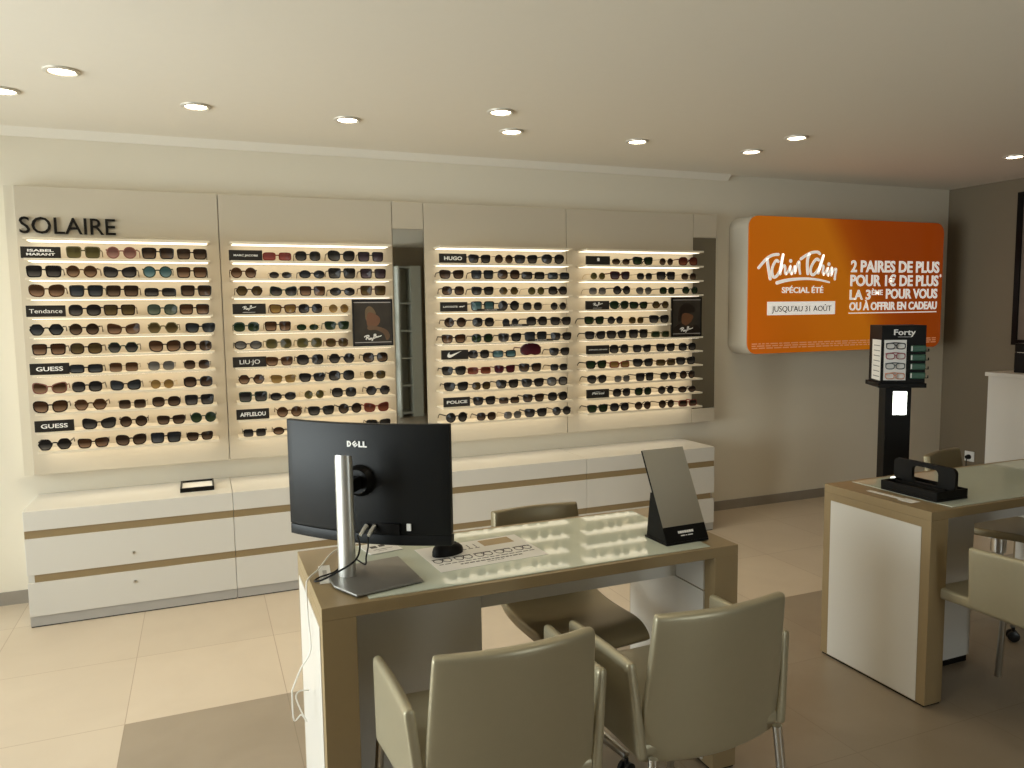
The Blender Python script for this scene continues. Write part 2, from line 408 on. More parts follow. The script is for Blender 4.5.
# ------------------------------------------------------------------ wall displays for sunglasses
PF = 4.60; SF = 4.45
PZ0, PZ1 = .70, 2.19
def shelf_z(k): return 1.818 - .0975*k
PANELS = [(-.84, .122, -.79, .07, 'leftmost display'), (.126, 1.10, .174, 1.06, 'second display'),
          (1.30, 2.268, 1.355, 2.24, 'third display'), (2.272, 3.27, 2.344, 3.255, 'rightmost display')]
PLAB = ['wide beige wall display of lit sunglasses shelves under the dark SOLAIRE lettering',
        'beige wall display of lit sunglasses shelves just right of the SOLAIRE one, behind the monitor',
        'beige wall display of lit sunglasses shelves right of the tall narrow mirror',
        'rightmost beige wall display of lit sunglasses shelves, nearest the orange sign']
POSTX = {1: .815, 3: 2.997}
disp = []
for p, (a, b, s0, s1, nm) in enumerate(PANELS):
    cx = (a+b)/2
    t = thing('sunglasses_display', PLAB[p], 'wall display', (cx, WY, PZ0), 0, 'wall displays of lit shelves'); disp.append(t)
    B('backboard', M['panel'], t, a-cx, PF-WY, 0, b-cx, -.001, PZ1-PZ0, bevel=.0015)
    if p == 0: B('edge_strip', M['panelw'], t, -.885-cx, PF-WY+.008, 0, a-cx-.0005, -.001, PZ1-PZ0)
    for k in range(-1, 11):
        z = shelf_z(k) - PZ0 + (.005 if k < 0 else 0); e = s1
        if p in POSTX and k in (3, 4): e = POSTX[p]-.004
        sh = MB().box(s0-cx, SF-WY, z-.011, e-cx, PF-WY-.0005, z).build('shelf', M['shelf'], t, bevel=.0015)
        B('led_strip', M['led'], sh, s0-cx+.012, SF-WY+.035, z-.0135, e-cx-.012, PF-WY-.008, z-.0112)
Txt().line('SOLAIRE', -.824+.359, -.387+.359, 1.952-PZ0, .082, bold=.002, y=PF-WY-.001, dep=.012).build('lettering', M['dletter'], disp[0])

# narrow mirrors between / beside the displays
for (a, b, lab) in ((1.104, 1.296, 'tall narrow mirror between the second and third sunglasses displays'),
                    (3.274, 3.472, 'tall narrow mirror at the right end of the sunglasses wall')):
    c = (a+b)/2
    t = thing('wall_mirror', lab, 'mirror', (c, WY, PZ0), 0, 'narrow wall mirrors')
    B('top_panel', M['panel'], t, a-c, PF-WY, 2.028-PZ0, b-c, -.001, PZ1-PZ0, bevel=.0015)
    B('backing', M['panel'], t, a-c, PF-WY+.012, .10, b-c, -.001, 2.027-PZ0)
    B('bottom_panel', M['panel'], t, a-c, PF-WY, 0, b-c, -.001, .0995, bevel=.0015)
    B('mirror_glass', M['mirror'], t, a-c+.001, PF-WY+.006, .1005, b-c-.001, PF-WY+.0115, 2.0265-PZ0)

# ------------------------------------------------------------------ sunglasses
SHAPE = {'sq': 'square', 'rd': 'round', 'rs': 'rounded-square', 'rc': 'narrow', 'hx': 'hexagonal', 'ce': 'cat-eye', 'bf': 'butterfly',
         'ov': 'oval', 'wf': 'wayfarer style', 'cm': 'browline', 'av': 'aviator', 'sh': 'shield', 'rl': 'rimless'}
SHAPE['wf'] = 'flat-topped'
HB = {'sq': (.0275, .0235), 'rd': (.0245, .0245), 'rs': (.0265, .023), 'rc': (.029, .0175), 'hx': (.0275, .0245), 'ce': (.028, .0215), 'bf': (.029, .025),
      'ov': (.0265, .018), 'wf': (.027, .021), 'cm': (.025, .0205), 'av': (.028, .024), 'rl': (.027, .022), 'sh': (.062, .028)}
def outline(kind, g=0.0, n=28):
    a, b = HB[kind]; a += g; b += g; pts = []
    ex = {'sq': 4.6, 'rd': 2, 'rs': 2.7, 'rc': 4, 'ce': 3, 'bf': 2.7, 'ov': 2.1, 'wf': 3.4, 'cm': 2.6, 'av': 2.3, 'rl': 4, 'sh': 3}.get(kind, 2)
    for i in range(n):
        th = 2*PI*i/n; c, s_ = math.cos(th), math.sin(th)
        if kind == 'hx':
            r = math.cos(PI/6)/math.cos(((th) % (PI/3)) - PI/6); r = .65*r + .35*.95
            x, z = a*c*r, b*s_*r*1.04
        else:
            x = a*math.copysign(abs(c)**(2/ex), c); z = b*math.copysign(abs(s_)**(2/ex), s_)
        u, w = x/a, z/b
        if kind == 'sq': x *= 1 + .09*w
        if kind == 'wf': x *= 1 + .15*w; z += .0022*u*max(w, 0)
        if kind == 'ce': x *= 1 + .08*w; z += .006*u*max(w+.3, 0)
        if kind == 'bf': x += .002*u*w; z += .003*u
        if kind == 'av': x *= 1 + .10*w; z += -.004*u*min(w, 0)*-1*-1
        if kind == 'sh': z += .010*(1-u*u)*(1 if w > 0 else .2) - .008*(1-min(1, abs(u)*3))*(w < 0)*-1
        pts.append((x, z))
    return pts
_gm = {}
def glass_proto(kind, wire):
    key = (kind, wire)
    if key in _gm: return _gm[key]
    t = .0013 if (wire or kind == 'rl') else .0048
    a, b = HB[kind]; cx = 0 if kind == 'sh' else .0075 + a + t; zc = b + t + (.006 if kind in ('sh',) else .001)
    ty = .0012 if wire else .0022
    def bend(x): return 1.1*x*x
    fm = MB(); lenses = []
    for s_ in ((1,) if kind == 'sh' else (1, -1)):
        inn = outline(kind, -.0004); out = outline(kind, t)
        if kind == 'cm': out = [(x*(1.02), z+(.0035 if z > .004 else 0)) for x, z in out]
        I = [(s_*(cx+x), z+zc) for x, z in inn]; O = [(s_*(cx+x), z+zc) for x, z in out]; n = len(I)
        vs = [(x, bend(x)-ty, z) for x, z in O] + [(x, bend(x)-ty, z) for x, z in I] + [(x, bend(x)+ty, z) for x, z in O] + [(x, bend(x)+ty, z) for x, z in I]
        fs = []
        for i in range(n):
            j = (i+1) % n
            fs += [(i, j, n+j, n+i), (2*n+i, 3*n+i, 3*n+j, 2*n+j), (i, 2*n+i, 2*n+j, j), (n+i, n+j, 3*n+j, 3*n+i)]
        fm.add(vs, fs)
        cxl = s_*cx
        lv = [(x, bend(x)-.0008, z) for x, z in I] + [(cxl, bend(cxl)-.0022, zc)] + [(x, bend(x)+.0008, z) for x, z in I] + [(cxl, bend(cxl)-.0004, zc)]
        lf = []
        for i in range(n):
            j = (i+1) % n
            lf += [(i, j, n), (n+1+j, n+1+i, 2*n+1), (i, n+1+i, n+1+j, j)]
        lens = MB().add(lv, lf); lenses.append(lens)
    if kind != 'sh':
        zb = zc + b*.28; h = cx - a
        fm.tube([(-h-.001, bend(h), zb-.001), (-h*.4, -.001, zb+.002), (h*.4, -.001, zb+.002), (h+.001, bend(h), zb-.001)], .0013 if wire else .0034, 6)
    xe = cx + a*(1.0 if kind != 'sh' else 1.0) + t; zt = zc + b*.55
    for s_ in (1, -1):
        xx = sorted((s_*(xe-.003), s_*.0685))
        r = .0012 if wire else .0028
        fm.box(xx[0], bend(xe)-.0015, zt-r, xx[1], bend(.067)+.004, zt+r)
    tm = []
    for s_ in (1, -1):
        h0 = .0012 if wire else .0034; w0 = .001 if wire else .0018
        path = [(.0675, bend(.067)+.003, zt), (.069, .05, zt), (.069, .098, zt-.001), (.067, .122, zt-.012), (.066, .138, max(h0+.001, zt-.030))]
        mb = MB(); vs = []
        for (x, y, z) in path: vs += [(s_*x-w0, y, z-h0), (s_*x+w0, y, z-h0), (s_*x+w0, y, z+h0), (s_*x-w0, y, z+h0)]
        fs = [(3, 2, 1, 0), (16, 17, 18, 19)]
        for i in range(4):
            for k in range(4): fs.append((i*4+k, i*4+(k+1) % 4, i*4+4+(k+1) % 4, i*4+4+k))
        tm.append(mb.add(vs, fs))
    # shared meshes, built once
    res = []
    for nm, m in [('frame', fm)] + [('lens', l) for l in lenses] + [('temple', q) for q in tm]:
        me = bpy.data.meshes.new(nm); me.from_pydata(m.v, [], m.f); me.validate()
        bm = bmesh.new(); bm.from_mesh(me); bmesh.ops.recalc_face_normals(bm, faces=bm.faces); bm.to_mesh(me); bm.free()
        me.materials.append(None); res.append((nm, me))
    _gm[key] = res
    return res
ORD = ['first', 'second', 'third', 'fourth', 'fifth', 'sixth', 'seventh', 'eighth', 'ninth', 'tenth', 'eleventh']
TABLE = """-0.530 0.151 sq o ol;-0.356 0.156 rd p pk;-0.184 0.153 sq k db;-0.020 0.142 sq b db
-0.709 0.150 sq k dk;-0.542 0.148 rd t br;-0.368 0.154 ce k dk;-0.191 0.148 rd n te;-0.024 0.146 sq b br
-0.703 0.156 bf t br;-0.528 0.152 sq k bl;-0.362 0.146 sq b db;-0.183 0.143 rc k dk;-0.007 0.148 sq k db
-0.540 0.149 rs k dk;-0.381 0.143 sq b ob;-0.178 0.146 rs n gr;-0.020 0.142 sq b br
-0.715 0.157 hx k bl;-0.548 0.144 rd b db;-0.367 0.147 ce t br;-0.180 0.148 hx o ob;0.005 0.145 wf k bl
-0.711 0.145 sq b br;-0.545 0.147 rs b ob;-0.375 0.142 hx n dk;-0.176 0.145 bf b br;-0.014 0.141 rs b db
-0.551 0.144 rc k bl;-0.377 0.147 rl s br;-0.198 0.142 rs s lt;-0.023 0.143 rs s db
-0.719 0.148 ce p br;-0.552 0.140 rs k dk;-0.374 0.140 ce k bl;-0.199 0.134 rd g am;-0.021 0.146 rs k db
-0.722 0.146 bf b br;-0.541 0.149 hx t br;-0.347 0.141 rl s db;-0.184 0.138 rs b db;-0.020 0.141 sq k dk
-0.508 0.149 ce k dk;-0.346 0.139 rd b db;-0.165 0.136 wf b db;-0.004 0.136 rd n gn
-0.714 0.150 hx k dk;-0.540 0.140 wf b br;-0.363 0.137 bf b db;-0.196 0.143 sq k bl;-0.026 0.130 wf b db

0.417 0.143 rc r rd;0.584 0.139 rs k dk;0.771 0.145 bf k dk;0.939 0.142 sq k pl
0.237 0.141 rd t br;0.430 0.132 ov s dk;0.603 0.142 ov k bl;0.771 0.151 sq k dk;0.951 0.145 sq b pl
0.263 0.138 hx b ob;0.444 0.139 ce n dk;0.602 0.137 sq b br;0.770 0.143 ov k dk;0.948 0.144 sq t ob
0.436 0.141 wf t am;0.587 0.137 cm k dk;0.746 0.134 rd g am
0.239 0.140 cm n gn;0.406 0.136 sq b br;0.568 0.136 ov g gn;0.732 0.137 wf n gn
0.244 0.146 ov k lt;0.407 0.141 rs o ol;0.575 0.141 rs o ol;0.729 0.131 cm t ob
0.406 0.143 wf t br;0.575 0.152 rs k dk;0.753 0.145 hx k dk;0.949 0.148 rs k db
0.253 0.136 hx b br;0.424 0.148 wf g am;0.582 0.138 wf k dk;0.749 0.148 rs k dk;0.942 0.141 rs s ob
0.258 0.144 sq n dk;0.418 0.140 ov k dk;0.590 0.132 rd g ol;0.760 0.141 rs k dk;0.959 0.141 hx k dk
0.449 0.146 rd t br;0.626 0.146 wf k dk;0.791 0.143 rd k db;0.947 0.143 ce r rb
0.257 0.131 rl k dk;0.424 0.137 ov b br;0.956 0.141 wf k dk

1.611 0.142 wf k dk;1.771 0.146 rd s db;1.921 0.155 wf k dk;2.108 0.154 av k dk
1.429 0.150 wf b db;1.627 0.138 sq k bl;1.802 0.149 rs b db;1.969 0.151 rc k dk;2.147 0.141 rc k bl
1.436 0.139 rs b db;1.627 0.141 wf k dk;1.801 0.140 hx s ob;1.989 0.135 rd s ol;2.141 0.136 rs b dk
1.626 0.154 sq k te;1.799 0.150 rd k dk;1.962 0.148 rs s dk;2.144 0.133 rd s dk
1.445 0.145 rd b db;1.629 0.144 rs k dk;1.809 0.132 rd s bl;1.992 0.147 rs k dk;2.160 0.145 wf k dk
1.434 0.158 wf b br;1.620 0.139 rs k gn;1.804 0.157 wf k dk;1.983 0.153 sq k bl;2.162 0.140 wf k dk
1.595 0.134 rs k dk;1.765 0.145 rc k te;1.946 0.157 sh m ma;2.149 0.138 wf k dk
1.431 0.156 wf k dk;1.596 0.139 rc r rb;1.766 0.135 wf m ma;1.941 0.160 wf k db;2.144 0.129 rl k dk
1.443 0.149 wf k dk;1.608 0.126 cm b ob;1.783 0.154 wf k dk;1.958 0.153 wf k dk;2.132 0.151 cm k lt
1.626 0.145 wf k dk;1.794 0.128 rc b db;1.962 0.142 wf k db;2.134 0.146 cm k dk
1.443 0.149 rd k dk;1.638 0.132 cm b db;1.816 0.132 rs s lt;1.977 0.154 wf k dk;2.161 0.136 rd k dk

2.605 0.148 ov s db;2.773 0.152 wf k gn;2.958 0.131 rd s db;3.135 0.147 rs m rb
2.431 0.124 rd g ol;2.599 0.160 wf m pl;2.787 0.131 rs s dk;2.956 0.137 sq k dk;3.141 0.132 rs s db
2.429 0.133 rs s lt;2.611 0.137 rd k dk;2.783 0.134 av s lt;2.967 0.123 rs k gn;3.153 0.129 hx k gn
2.593 0.137 av n gn;2.741 0.134 wf k gn;2.914 0.127 hx t ob
2.404 0.143 wf k gn;2.562 0.121 rd k dk;2.723 0.134 cm g ob;2.903 0.153 wf k dk
2.411 0.145 wf k dk;2.573 0.155 wf k dk;2.741 0.146 sq k dk;2.915 0.140 rc o gn
2.592 0.146 rs k dk;2.769 0.141 wf k dk;2.957 0.160 wf k dk;3.134 0.142 cm k dk
2.418 0.149 wf k gn;2.595 0.140 rc r am;2.777 0.156 wf k dk;2.959 0.139 rc t ob;3.122 0.149 wf k dk
2.423 0.137 av k dk;2.614 0.132 rs s lt;2.792 0.138 sq k dk;2.981 0.131 rs k dk;3.136 0.136 rd k db
2.611 0.139 rs k dk;2.779 0.136 rs k gn;2.961 0.133 rd b dk;3.135 0.140 ov k db
2.427 0.147 wf k gn;2.594 0.141 rs k dk;2.776 0.130 rd b db;2.966 0.131 rd b db;3.143 0.147 rc r db"""
SUN = []
for p, block in enumerate(TABLE.strip().split('\n\n')):
    for k, row in enumerate(block.split('\n')):
        items = row.split(';')
        for i, it in enumerate(items):
            x, w, kind, fr, le = it.split(); x = float(x); w = float(w)
            sc = max(.88, min(1.06, w/.1405)); wire = fr in ('g', 's')
            lab = '%s-framed %s sunglasses with %s lenses, %s from left, %s row down, %s' % (FR[fr][0].replace(' wire', ' wire'), SHAPE[kind], LENS[le][0], ORD[i], ORD[k], PANELS[p][4])
            if kind == 'rl': lab = lab.replace('%s-framed ' % FR[fr][0], '')
            t = thing('sunglasses', lab, 'sunglasses', (x, SF+.012, shelf_z(k)+.0005), random.uniform(-.07, .07), 'sunglasses on the wall shelves')
            t.scale = (sc, sc, sc)
            for nm, me in glass_proto(kind, wire):
                o = bpy.data.objects.new(nm, me); COL.objects.link(o); o.parent = t
                o.material_slots[0].link = 'OBJECT'; o.material_slots[0].material = LM[le] if nm == 'lens' else FM[fr]
            SUN.append(t)

# ------------------------------------------------------------------ dark brand plaques standing on the shelves
RB = [[(0, 22), (10, 30), (26, 34), (34, 30), (30, 22), (16, 18)], [(20, 32), (15, 18), (12, 4)], [(16, 18), (26, 12), (34, 2)],
      [(46, 12), (40, 14), (37, 7), (42, 4), (48, 12), (48, 4)], [(54, 14), (55, 7), (62, 8), (66, 17)], [(66, 17), (60, 2), (54, -6)],
      [(72, 40), (70, 26), (70, 10)], [(71, 38), (82, 42), (84, 34), (73, 28), (86, 26), (86, 18), (71, 12)], [(96, 22), (91, 24), (90, 18), (98, 22), (100, 18), (104, 26), (112, 24), (124, 30)]]
def rayscript(T, x0, z0, w, y, wd=.10):
    k = w/124.0
    for s_ in RB: T.stroke([(x0+u*k, z0+v*k) for u, v in s_], w*wd*.55, y=y, dep=.0012, n=3)
def swoosh(T, x0, z0, w, y):
    pts = [(0, 10), (-4, 2), (0, -3), (8, -3), (60, 18), (20, 0+1), (12, -10), (0, -14), (-12, -10), (-14, 0), (-8, 12)]
    pts = [(62, 20), (10, 3), (2, 3), (-1, 7), (0, 13), (4, 19), (-6, 9), (-11, -1), (-9, -9), (1, -12), (12, -8)]
    k = w/76.0; T.poly([(x0+(u+11)*k, z0+v*k) for u, v in pts], y, .0012)
def plaque(p, k, x0, x1, text, what, h=.057):
    c = (x0+x1)/2; w = x1-x0
    t = thing('shelf_plaque', 'dark plaque with %s, %s row down, %s' % (what, ORD[k], PANELS[p][4]), 'sign', (c, SF+.03, shelf_z(k)+.0005), 0, 'dark plaques on the sunglasses shelves')
    B('plate', M['plaque'], t, -w/2, -.006, 0, w/2, .006, h, bevel=.0012)
    T = Txt(); y = -.0062
    if text == 'RB': rayscript(T, -w*.20, h*.42, w*.40, y, .08); T.poly([(-w*.2, h*.16), (w*.17, h*.16), (w*.17, h*.19), (-w*.2, h*.19)], y, .001)
    elif text == 'SW': swoosh(T, -w*.29, h*.45, w*.56, y)
    elif text == 'LAC':
        T.line('LACOSTE', -w*.40, w*.13, h*.42, h*.17, .02, y=y, dep=.001)
        T.poly([(w*(.17+u*.0024), h*(.42+v*.0042)) for u, v in [(0, 12), (8, 22), (20, 30), (34, 34), (50, 28), (66, 34), (84, 44), (100, 40), (84, 34), (92, 28), (72, 22), (60, 14), (62, 4), (54, 4), (50, 12), (30, 12), (26, 3), (18, 3), (18, 12), (6, 8)]], y, .001)
    elif text == 'MARK':
        T.poly([(-w*.045, h*.42), (w*.045, h*.42), (w*.055, h*.72), (0, h*.80), (-w*.055, h*.72)], y, .001)
    elif text == 'PER':
        T.line('Persol', -w*.27, w*.25, h*.40, h*.26, .01, shear=.35, y=y, dep=.001); T.stroke([(-w*.25, h*.64), (-w*.05, h*.70), (w*.1, h*.66)], .0022, y=y, dep=.001)
    elif '|' in text:
        a, b = text.split('|'); T.line(a, -w*.33, w*.33, h*.57, h*.20, .03, y=y, dep=.001); T.line(b, -w*.36, w*.36, h*.24, h*.20, .03, y=y, dep=.001)
    else:
        body, f, cap, bold = {'Tendance': ('Tendance', .42, .36, .0), 'GUESS': ('GUESS', .34, .36, .02), 'MARC JACOBS': ('MARC JACOBS', .36, .17, .02), 'LIU': ('LIU·JO', .30, .40, .0),
                              'AFF': ('AFFLELOU', .39, .36, .03), 'HUGO': ('HUGO', .33, .36, .03), 'POL': ('POLICE', .39, .30, .03), 'EA': ('EMPORIO ARMANI', .40, .13, .0)}[text]
        T.line(body, -w*f, w*f, h*(.5-cap/2), h*cap, bold, y=y, dep=.001)
    T.build('lettering', M['letter'], t)
    return t
plaque(0, 0, -.806, -.632, 'ISABEL|MARANT', 'two lines of white lettering'); plaque(0, 3, -.801, -.628, 'Tendance', 'the word Tendance')
plaque(0, 6, -.803, -.628, 'GUESS', 'white serif lettering'); plaque(0, 9, -.800, -.624, 'GUESS', 'white serif lettering')
plaque(1, 0, .166, .340, 'MARC JACOBS', 'one thin white line of capitals'); plaque(1, 3, .172, .346, 'RB', 'a white handwritten script')
plaque(1, 6, .160, .338, 'LIU', 'large thin white capitals'); plaque(1, 9, .166, .340, 'AFF', 'broad white capitals')
plaque(2, 0, 1.357, 1.530, 'HUGO', 'four bold white capitals'); plaque(2, 3, 1.357, 1.530, 'LAC', 'small capitals and a white crocodile')
plaque(2, 6, 1.357, 1.530, 'SW', 'a white swoosh'); plaque(2, 9, 1.365, 1.535, 'POL', 'six square white capitals')
plaque(3, 0, 2.352, 2.528, 'MARK', 'a small white emblem'); plaque(3, 3, 2.348, 2.522, 'RB', 'a white handwritten script')
plaque(3, 6, 2.352, 2.522, 'EA', 'one thin line of small capitals'); plaque(3, 9, 2.352, 2.520, 'PER', 'a slanted white signature')
# small black price tags lying in front of three pairs
for k, x0, x1 in ((3, 1.585, 1.765), (4, 1.755, 1.93), (5, 1.925, 2.10)):
    t = thing('name_strip', 'small black strip with tiny pale print, %s row down, third display' % ORD[k], 'sign', ((x0+x1)/2, SF+.0045, shelf_z(k)+.0004), 0, 'small black strips on the third display')
    w = x1-x0; B('strip', M['plaque'], t, -w/2, -.002, 0, w/2, .003, .014)
    Txt().line('LACOSTE', -w*.22, w*.22, .004, .006, .0, y=-.0022, dep=.0006).build('lettering', M['letter'], t)

# ------------------------------------------------------------------ framed photo posters standing on the shelves
SKIN = mat('printed skin', (.14, .062, .028), .4, noise=.2); HAIR = mat('printed dark hair', (.018, .012, .008), .3, noise=.3)
DUSK = mat('printed dusk', (.030, .024, .017), .5, noise=.6, nscale=14); SLEEVE = mat('printed sleeve', (.115, .064, .032), .4, noise=.3); HAT = mat('printed straw hair', (.125, .085, .042), .4, noise=.3)
SILV = mat('silver print line', (.42, .39, .37), .4, noise=.02)
def poster(p, x0, x1, lab):
    c = (x0+x1)/2; w = x1-x0; h = .272
    t = thing('photo_poster', lab, 'poster', (c, SF+.02, shelf_z(5)+.0005), 0, 'framed photo posters')
    mb = MB(); f = .008
    mb.box(-w/2, -.008, 0, -w/2+f, .008, h); mb.box(w/2-f, -.008, 0, w/2, .008, h); mb.box(-w/2+f, -.008, 0, w/2-f, .008, f); mb.box(-w/2+f, -.008, h-f, w/2-f, .008, h)
    mb.build('frame', M['gloss'], t)
    pr = B('print', DUSK, t, -w/2+f, -.004, f, w/2-f, .006, h-f)
    y = -.0042
    def blob(nm, m, pts, d):
        T = Txt(); P = [((u-.5)*w, v*h) for u, v in pts]; Q = []
        n = len(P)
        for i in range(n):
            a, b, cc, dd = [Vector((*P[(i+q) % n], 0)) for q in (-1, 0, 1, 2)]
            for s_ in (0, .25, .5, .75):
                q = .5*(2*b + (cc-a)*s_ + (2*a-5*b+4*cc-dd)*s_**2 + (3*b-a-3*cc+dd)*s_**3); Q.append((q.x, q.y))
        T.poly(Q, y, .0003+d*.0003); T.build(nm, m, pr)
    if p == 1:
        blob('printed_hair', HAT, [(.34, .55), (.32, .76), (.40, .85), (.50, .82), (.58, .70), (.52, .6)], 0)
        blob('printed_face', SKIN, [(.36, .45), (.35, .62), (.40, .72), (.52, .70), (.66, .62), (.68, .52), (.60, .43), (.45, .40)], 1)
        blob('printed_arm', SLEEVE, [(.36, .38), (.40, .44), (.60, .42), (.84, .34), (.92, .20), (.84, .12), (.76, .26), (.58, .34), (.42, .34)], 2)
    else:
        blob('printed_hair', HAIR, [(.22, .40), (.24, .66), (.36, .82), (.58, .84), (.76, .74), (.76, .62), (.55, .60), (.34, .42)], 0)
        blob('printed_face', SKIN, [(.34, .36), (.34, .54), (.44, .60), (.60, .58), (.72, .52), (.68, .42), (.60, .34), (.44, .28)], 1)
        blob('printed_jacket', HAIR, [(.06, .06), (.10, .24), (.30, .34), (.55, .26), (.80, .30), (.94, .20), (.94, .06)], 2)
    T = Txt()
    rayscript(T, -w*.22, h*.13, w*.42, -.0062, .09); T.build('lettering', M['letter'], t)
    mb = MB(); mb.box(-w/2+f+.002, -.0055, h*.085-.0035, w/2-f-.002, -.0041, h*.085)
    mb.box(-w/2+f+.002, -.0055, h*.925, w/2-f-.002, -.0041, h*.94); mb.build('print_line', SILV, t)
poster(1, .822, 1.058, 'black-framed photo of a person resting their chin, on the second sunglasses display')
poster(3, 3.004, 3.250, 'black-framed photo of a dark-haired head, on the rightmost sunglasses display')
# ------------------------------------------------------------------ low drawer cabinets under the displays
CF = 4.26; CT = .583
XS = [-.84, .12, 1.18, 2.237, 3.22]
CLAB = ['low white drawer cabinet with two small round locks, at the left end of the row', 'low white drawer cabinet partly behind the desk, second from the left end',
        'low white drawer cabinet behind the operator chair, third from the left end', 'low white drawer cabinet at the right end of the row, behind the tilted table mirror']
for i in range(4):
    a, b = XS[i]+.0012, XS[i+1]-.0012; c = (a+b)/2; w = b-a; y0 = CF-WY
    t = thing('drawer_cabinet', CLAB[i], 'cabinet', (c, WY, 0), 0, 'row of low drawer cabinets')
    B('top_board', M['white'], t, -w/2, y0, .487, w/2, -.001, CT, bevel=.0015)
    B('body', M['white'], t, -w/2, y0+.026, .055, w/2, -.001, .4868)
    la = .03 if i == 0 else 0; rb = .025 if i == 3 else 0
    B('trim_strip', M['tan'], t, -w/2, y0+.006, .4475, w/2, y0+.0258, .4865)
    B('trim_strip', M['tan'], t, -w/2+la, y0+.006, .2265, w/2-rb, y0+.0258, .2645)
    for z0, z1, lz in ((.265, .447, .321), (.057, .226, .169)):
        dr = B('drawer', M['white'], t, -w/2, y0, z0, w/2, y0+.0258, z1, bevel=.0012)
        if i == 0:
            lk = MB().lathe([(.0085, 0), (.0085, .003), (.006, .004)], 16).xf(Matrix.Translation((-.368-c, y0-.0001, lz)) @ Matrix.Rotation(PI/2, 4, 'X'))
            lk.build('lock', M['chrome'], dr, smooth=True)
            MB().box(-.368-c-.0008, y0-.0046, lz-.003, -.368-c+.0008, y0-.0039, lz+.003).build('keyhole', M['black'], dr)
    B('plinth', M['plinth'], t, -w/2, y0+.006, .006, w/2, -.02, .0548)
    B('plinth_gasket', M['black'], t, -w/2+.002, y0+.010, 0, w/2-.002, -.024, .0059)
# small black tray on the left cabinet
t = thing('display_tray', 'small black tray with a pale lining on top of the left drawer cabinet', 'tray', (-.053, 4.475, CT+.0005), 0)
mb = MB(); mb.box(-.085, -.105, 0, .085, .105, .006)
for q in ((-.085, -.105, -.077, .105), (.077, -.105, .085, .105), (-.077, -.105, .077, -.093), (-.077, .093, .077, .105)): mb.box(q[0], q[1], .006, q[2], q[3], .022)
mb.build('rim', M['gloss'], t); B('lining', M['paper'], t, -.076, -.092, .0062, .076, .092, .012)

# ------------------------------------------------------------------ two desks
DH = .76
def make_desk(lab):
    t = thing('desk', lab, 'desk', (.257, 1.965, 0), 0, 'tan and white desks'); L, W = 1.325, .525
    B('top_frame', M['tan'], t, 0, 0, .7255, L, W, DH-.0003, bevel=.0012)
    B('glass_top', M['glass'], t, .128, .016, DH-.0002, L-.098, W-.028, DH+.0028, bevel=.0008)
    for nm, x0, x1 in (('l', 0, .09), ('r', L-.09, L)):
        lg = MB().box(x0, 0, .008, x1, W, .7253).build('leg', M['tan'], t, bevel=.0012)
        MB().box(x0+.004, .006, 0, x1-.004, W-.006, .0079).build('glide', M['black'], lg)
        xo = (-.0022, -.0001) if nm == 'l' else (L+.0001, L+.0022)
        MB().box(xo[0], .040, .012, xo[1], W-.040, .694).build('end_panel', M['white'], lg)
    B('apron', M['white'], t, .5135, .207, .604, L-.0965, .222, .7253)
    p = B('pedestal', M['white'], t, .0905, .207, .030, .513, W-.02, .7253, bevel=.001)
    MB().box(.094, .215, 0, .509, W-.03, .0299).build('plinth', M['black'], p)
    B('inner_panel', M['white'], t, L-.0963, .052, .02, L-.0905, W-.014, .600)
    B('inner_rail', M['white'], t, L-.0963, .052, .605, L-.0905, W-.014, .7253)
    return t
desk = make_desk('glass-topped tan and white desk in the middle, with the monitor on it')
copy_thing(desk, (2.477, 1.985, 0), label='glass-topped tan and white desk at right, with the black handled caddy on it')

# ------------------------------------------------------------------ chairs
SL = [-1, -.94, -.5, 0, .5, .94, 1]; TL = [0, .035, .35, .65, .95, 1]
def make_armchair(lab, loc):
    t = thing('visitor_armchair', lab, 'chair', loc, 0, 'champagne visitor armchairs')
    def seat(s, q): return (s*.214, -.222+.505*q, .438 - .010*(q > .93)*(q-.93)/.07 + .004*(abs(s) > .9))
    padded('seat', SL, TL, seat, .044, M['vinyl'], t)
    def back(s, q):
        hw = .212 - .020*q
        return (s*hw, -.222 - .050*q + .030*s*s, .392 + .404*q + .016*s*s*(1-q))
    padded('backrest', SL, TL, back, .030, M['vinyl'], t)
    for sd in (-1, 1):
        A_, B_, C_, D_ = (-.232, .425), (-.214, .672), (.108, .660), (.100, .440)
        def arm(s, q, sd=sd):
            f = (s+1)/2
            y = (1-f)*((1-q)*A_[0]+q*B_[0]) + f*((1-q)*D_[0]+q*C_[0]); z = (1-f)*((1-q)*A_[1]+q*B_[1]) + f*((1-q)*D_[1]+q*C_[1])
            return (sd*(.237-.026*(1-q)*(1-f)-.004*math.sin(PI*f)), y, z)
        padded('armrest', SL, [0, .06, .5, .92, 1], arm, .026, M['vinyl'], t)
    for sd in (-1, 1):
        MB().tube([(sd*.190, -.236, .430), (sd*.222, -.268, 0)], .0125, 12).build('leg', M['chrome'], t, smooth=True)
        MB().tube([(sd*.196, .262, .430), (sd*.222, .300, 0)], .0125, 12).build('leg', M['chrome'], t, smooth=True)
    return t
ac = make_armchair('champagne armchair at the near side of the middle desk, left of the pair', (.6135, 1.752, 0))
copy_thing(ac, (1.163, 1.75, 0), 0, 'champagne armchair at the near side of the middle desk, right of the pair')
copy_thing(ac, (2.7535, 1.75, 0), 0, 'champagne armchair at the near side of the right-hand desk')

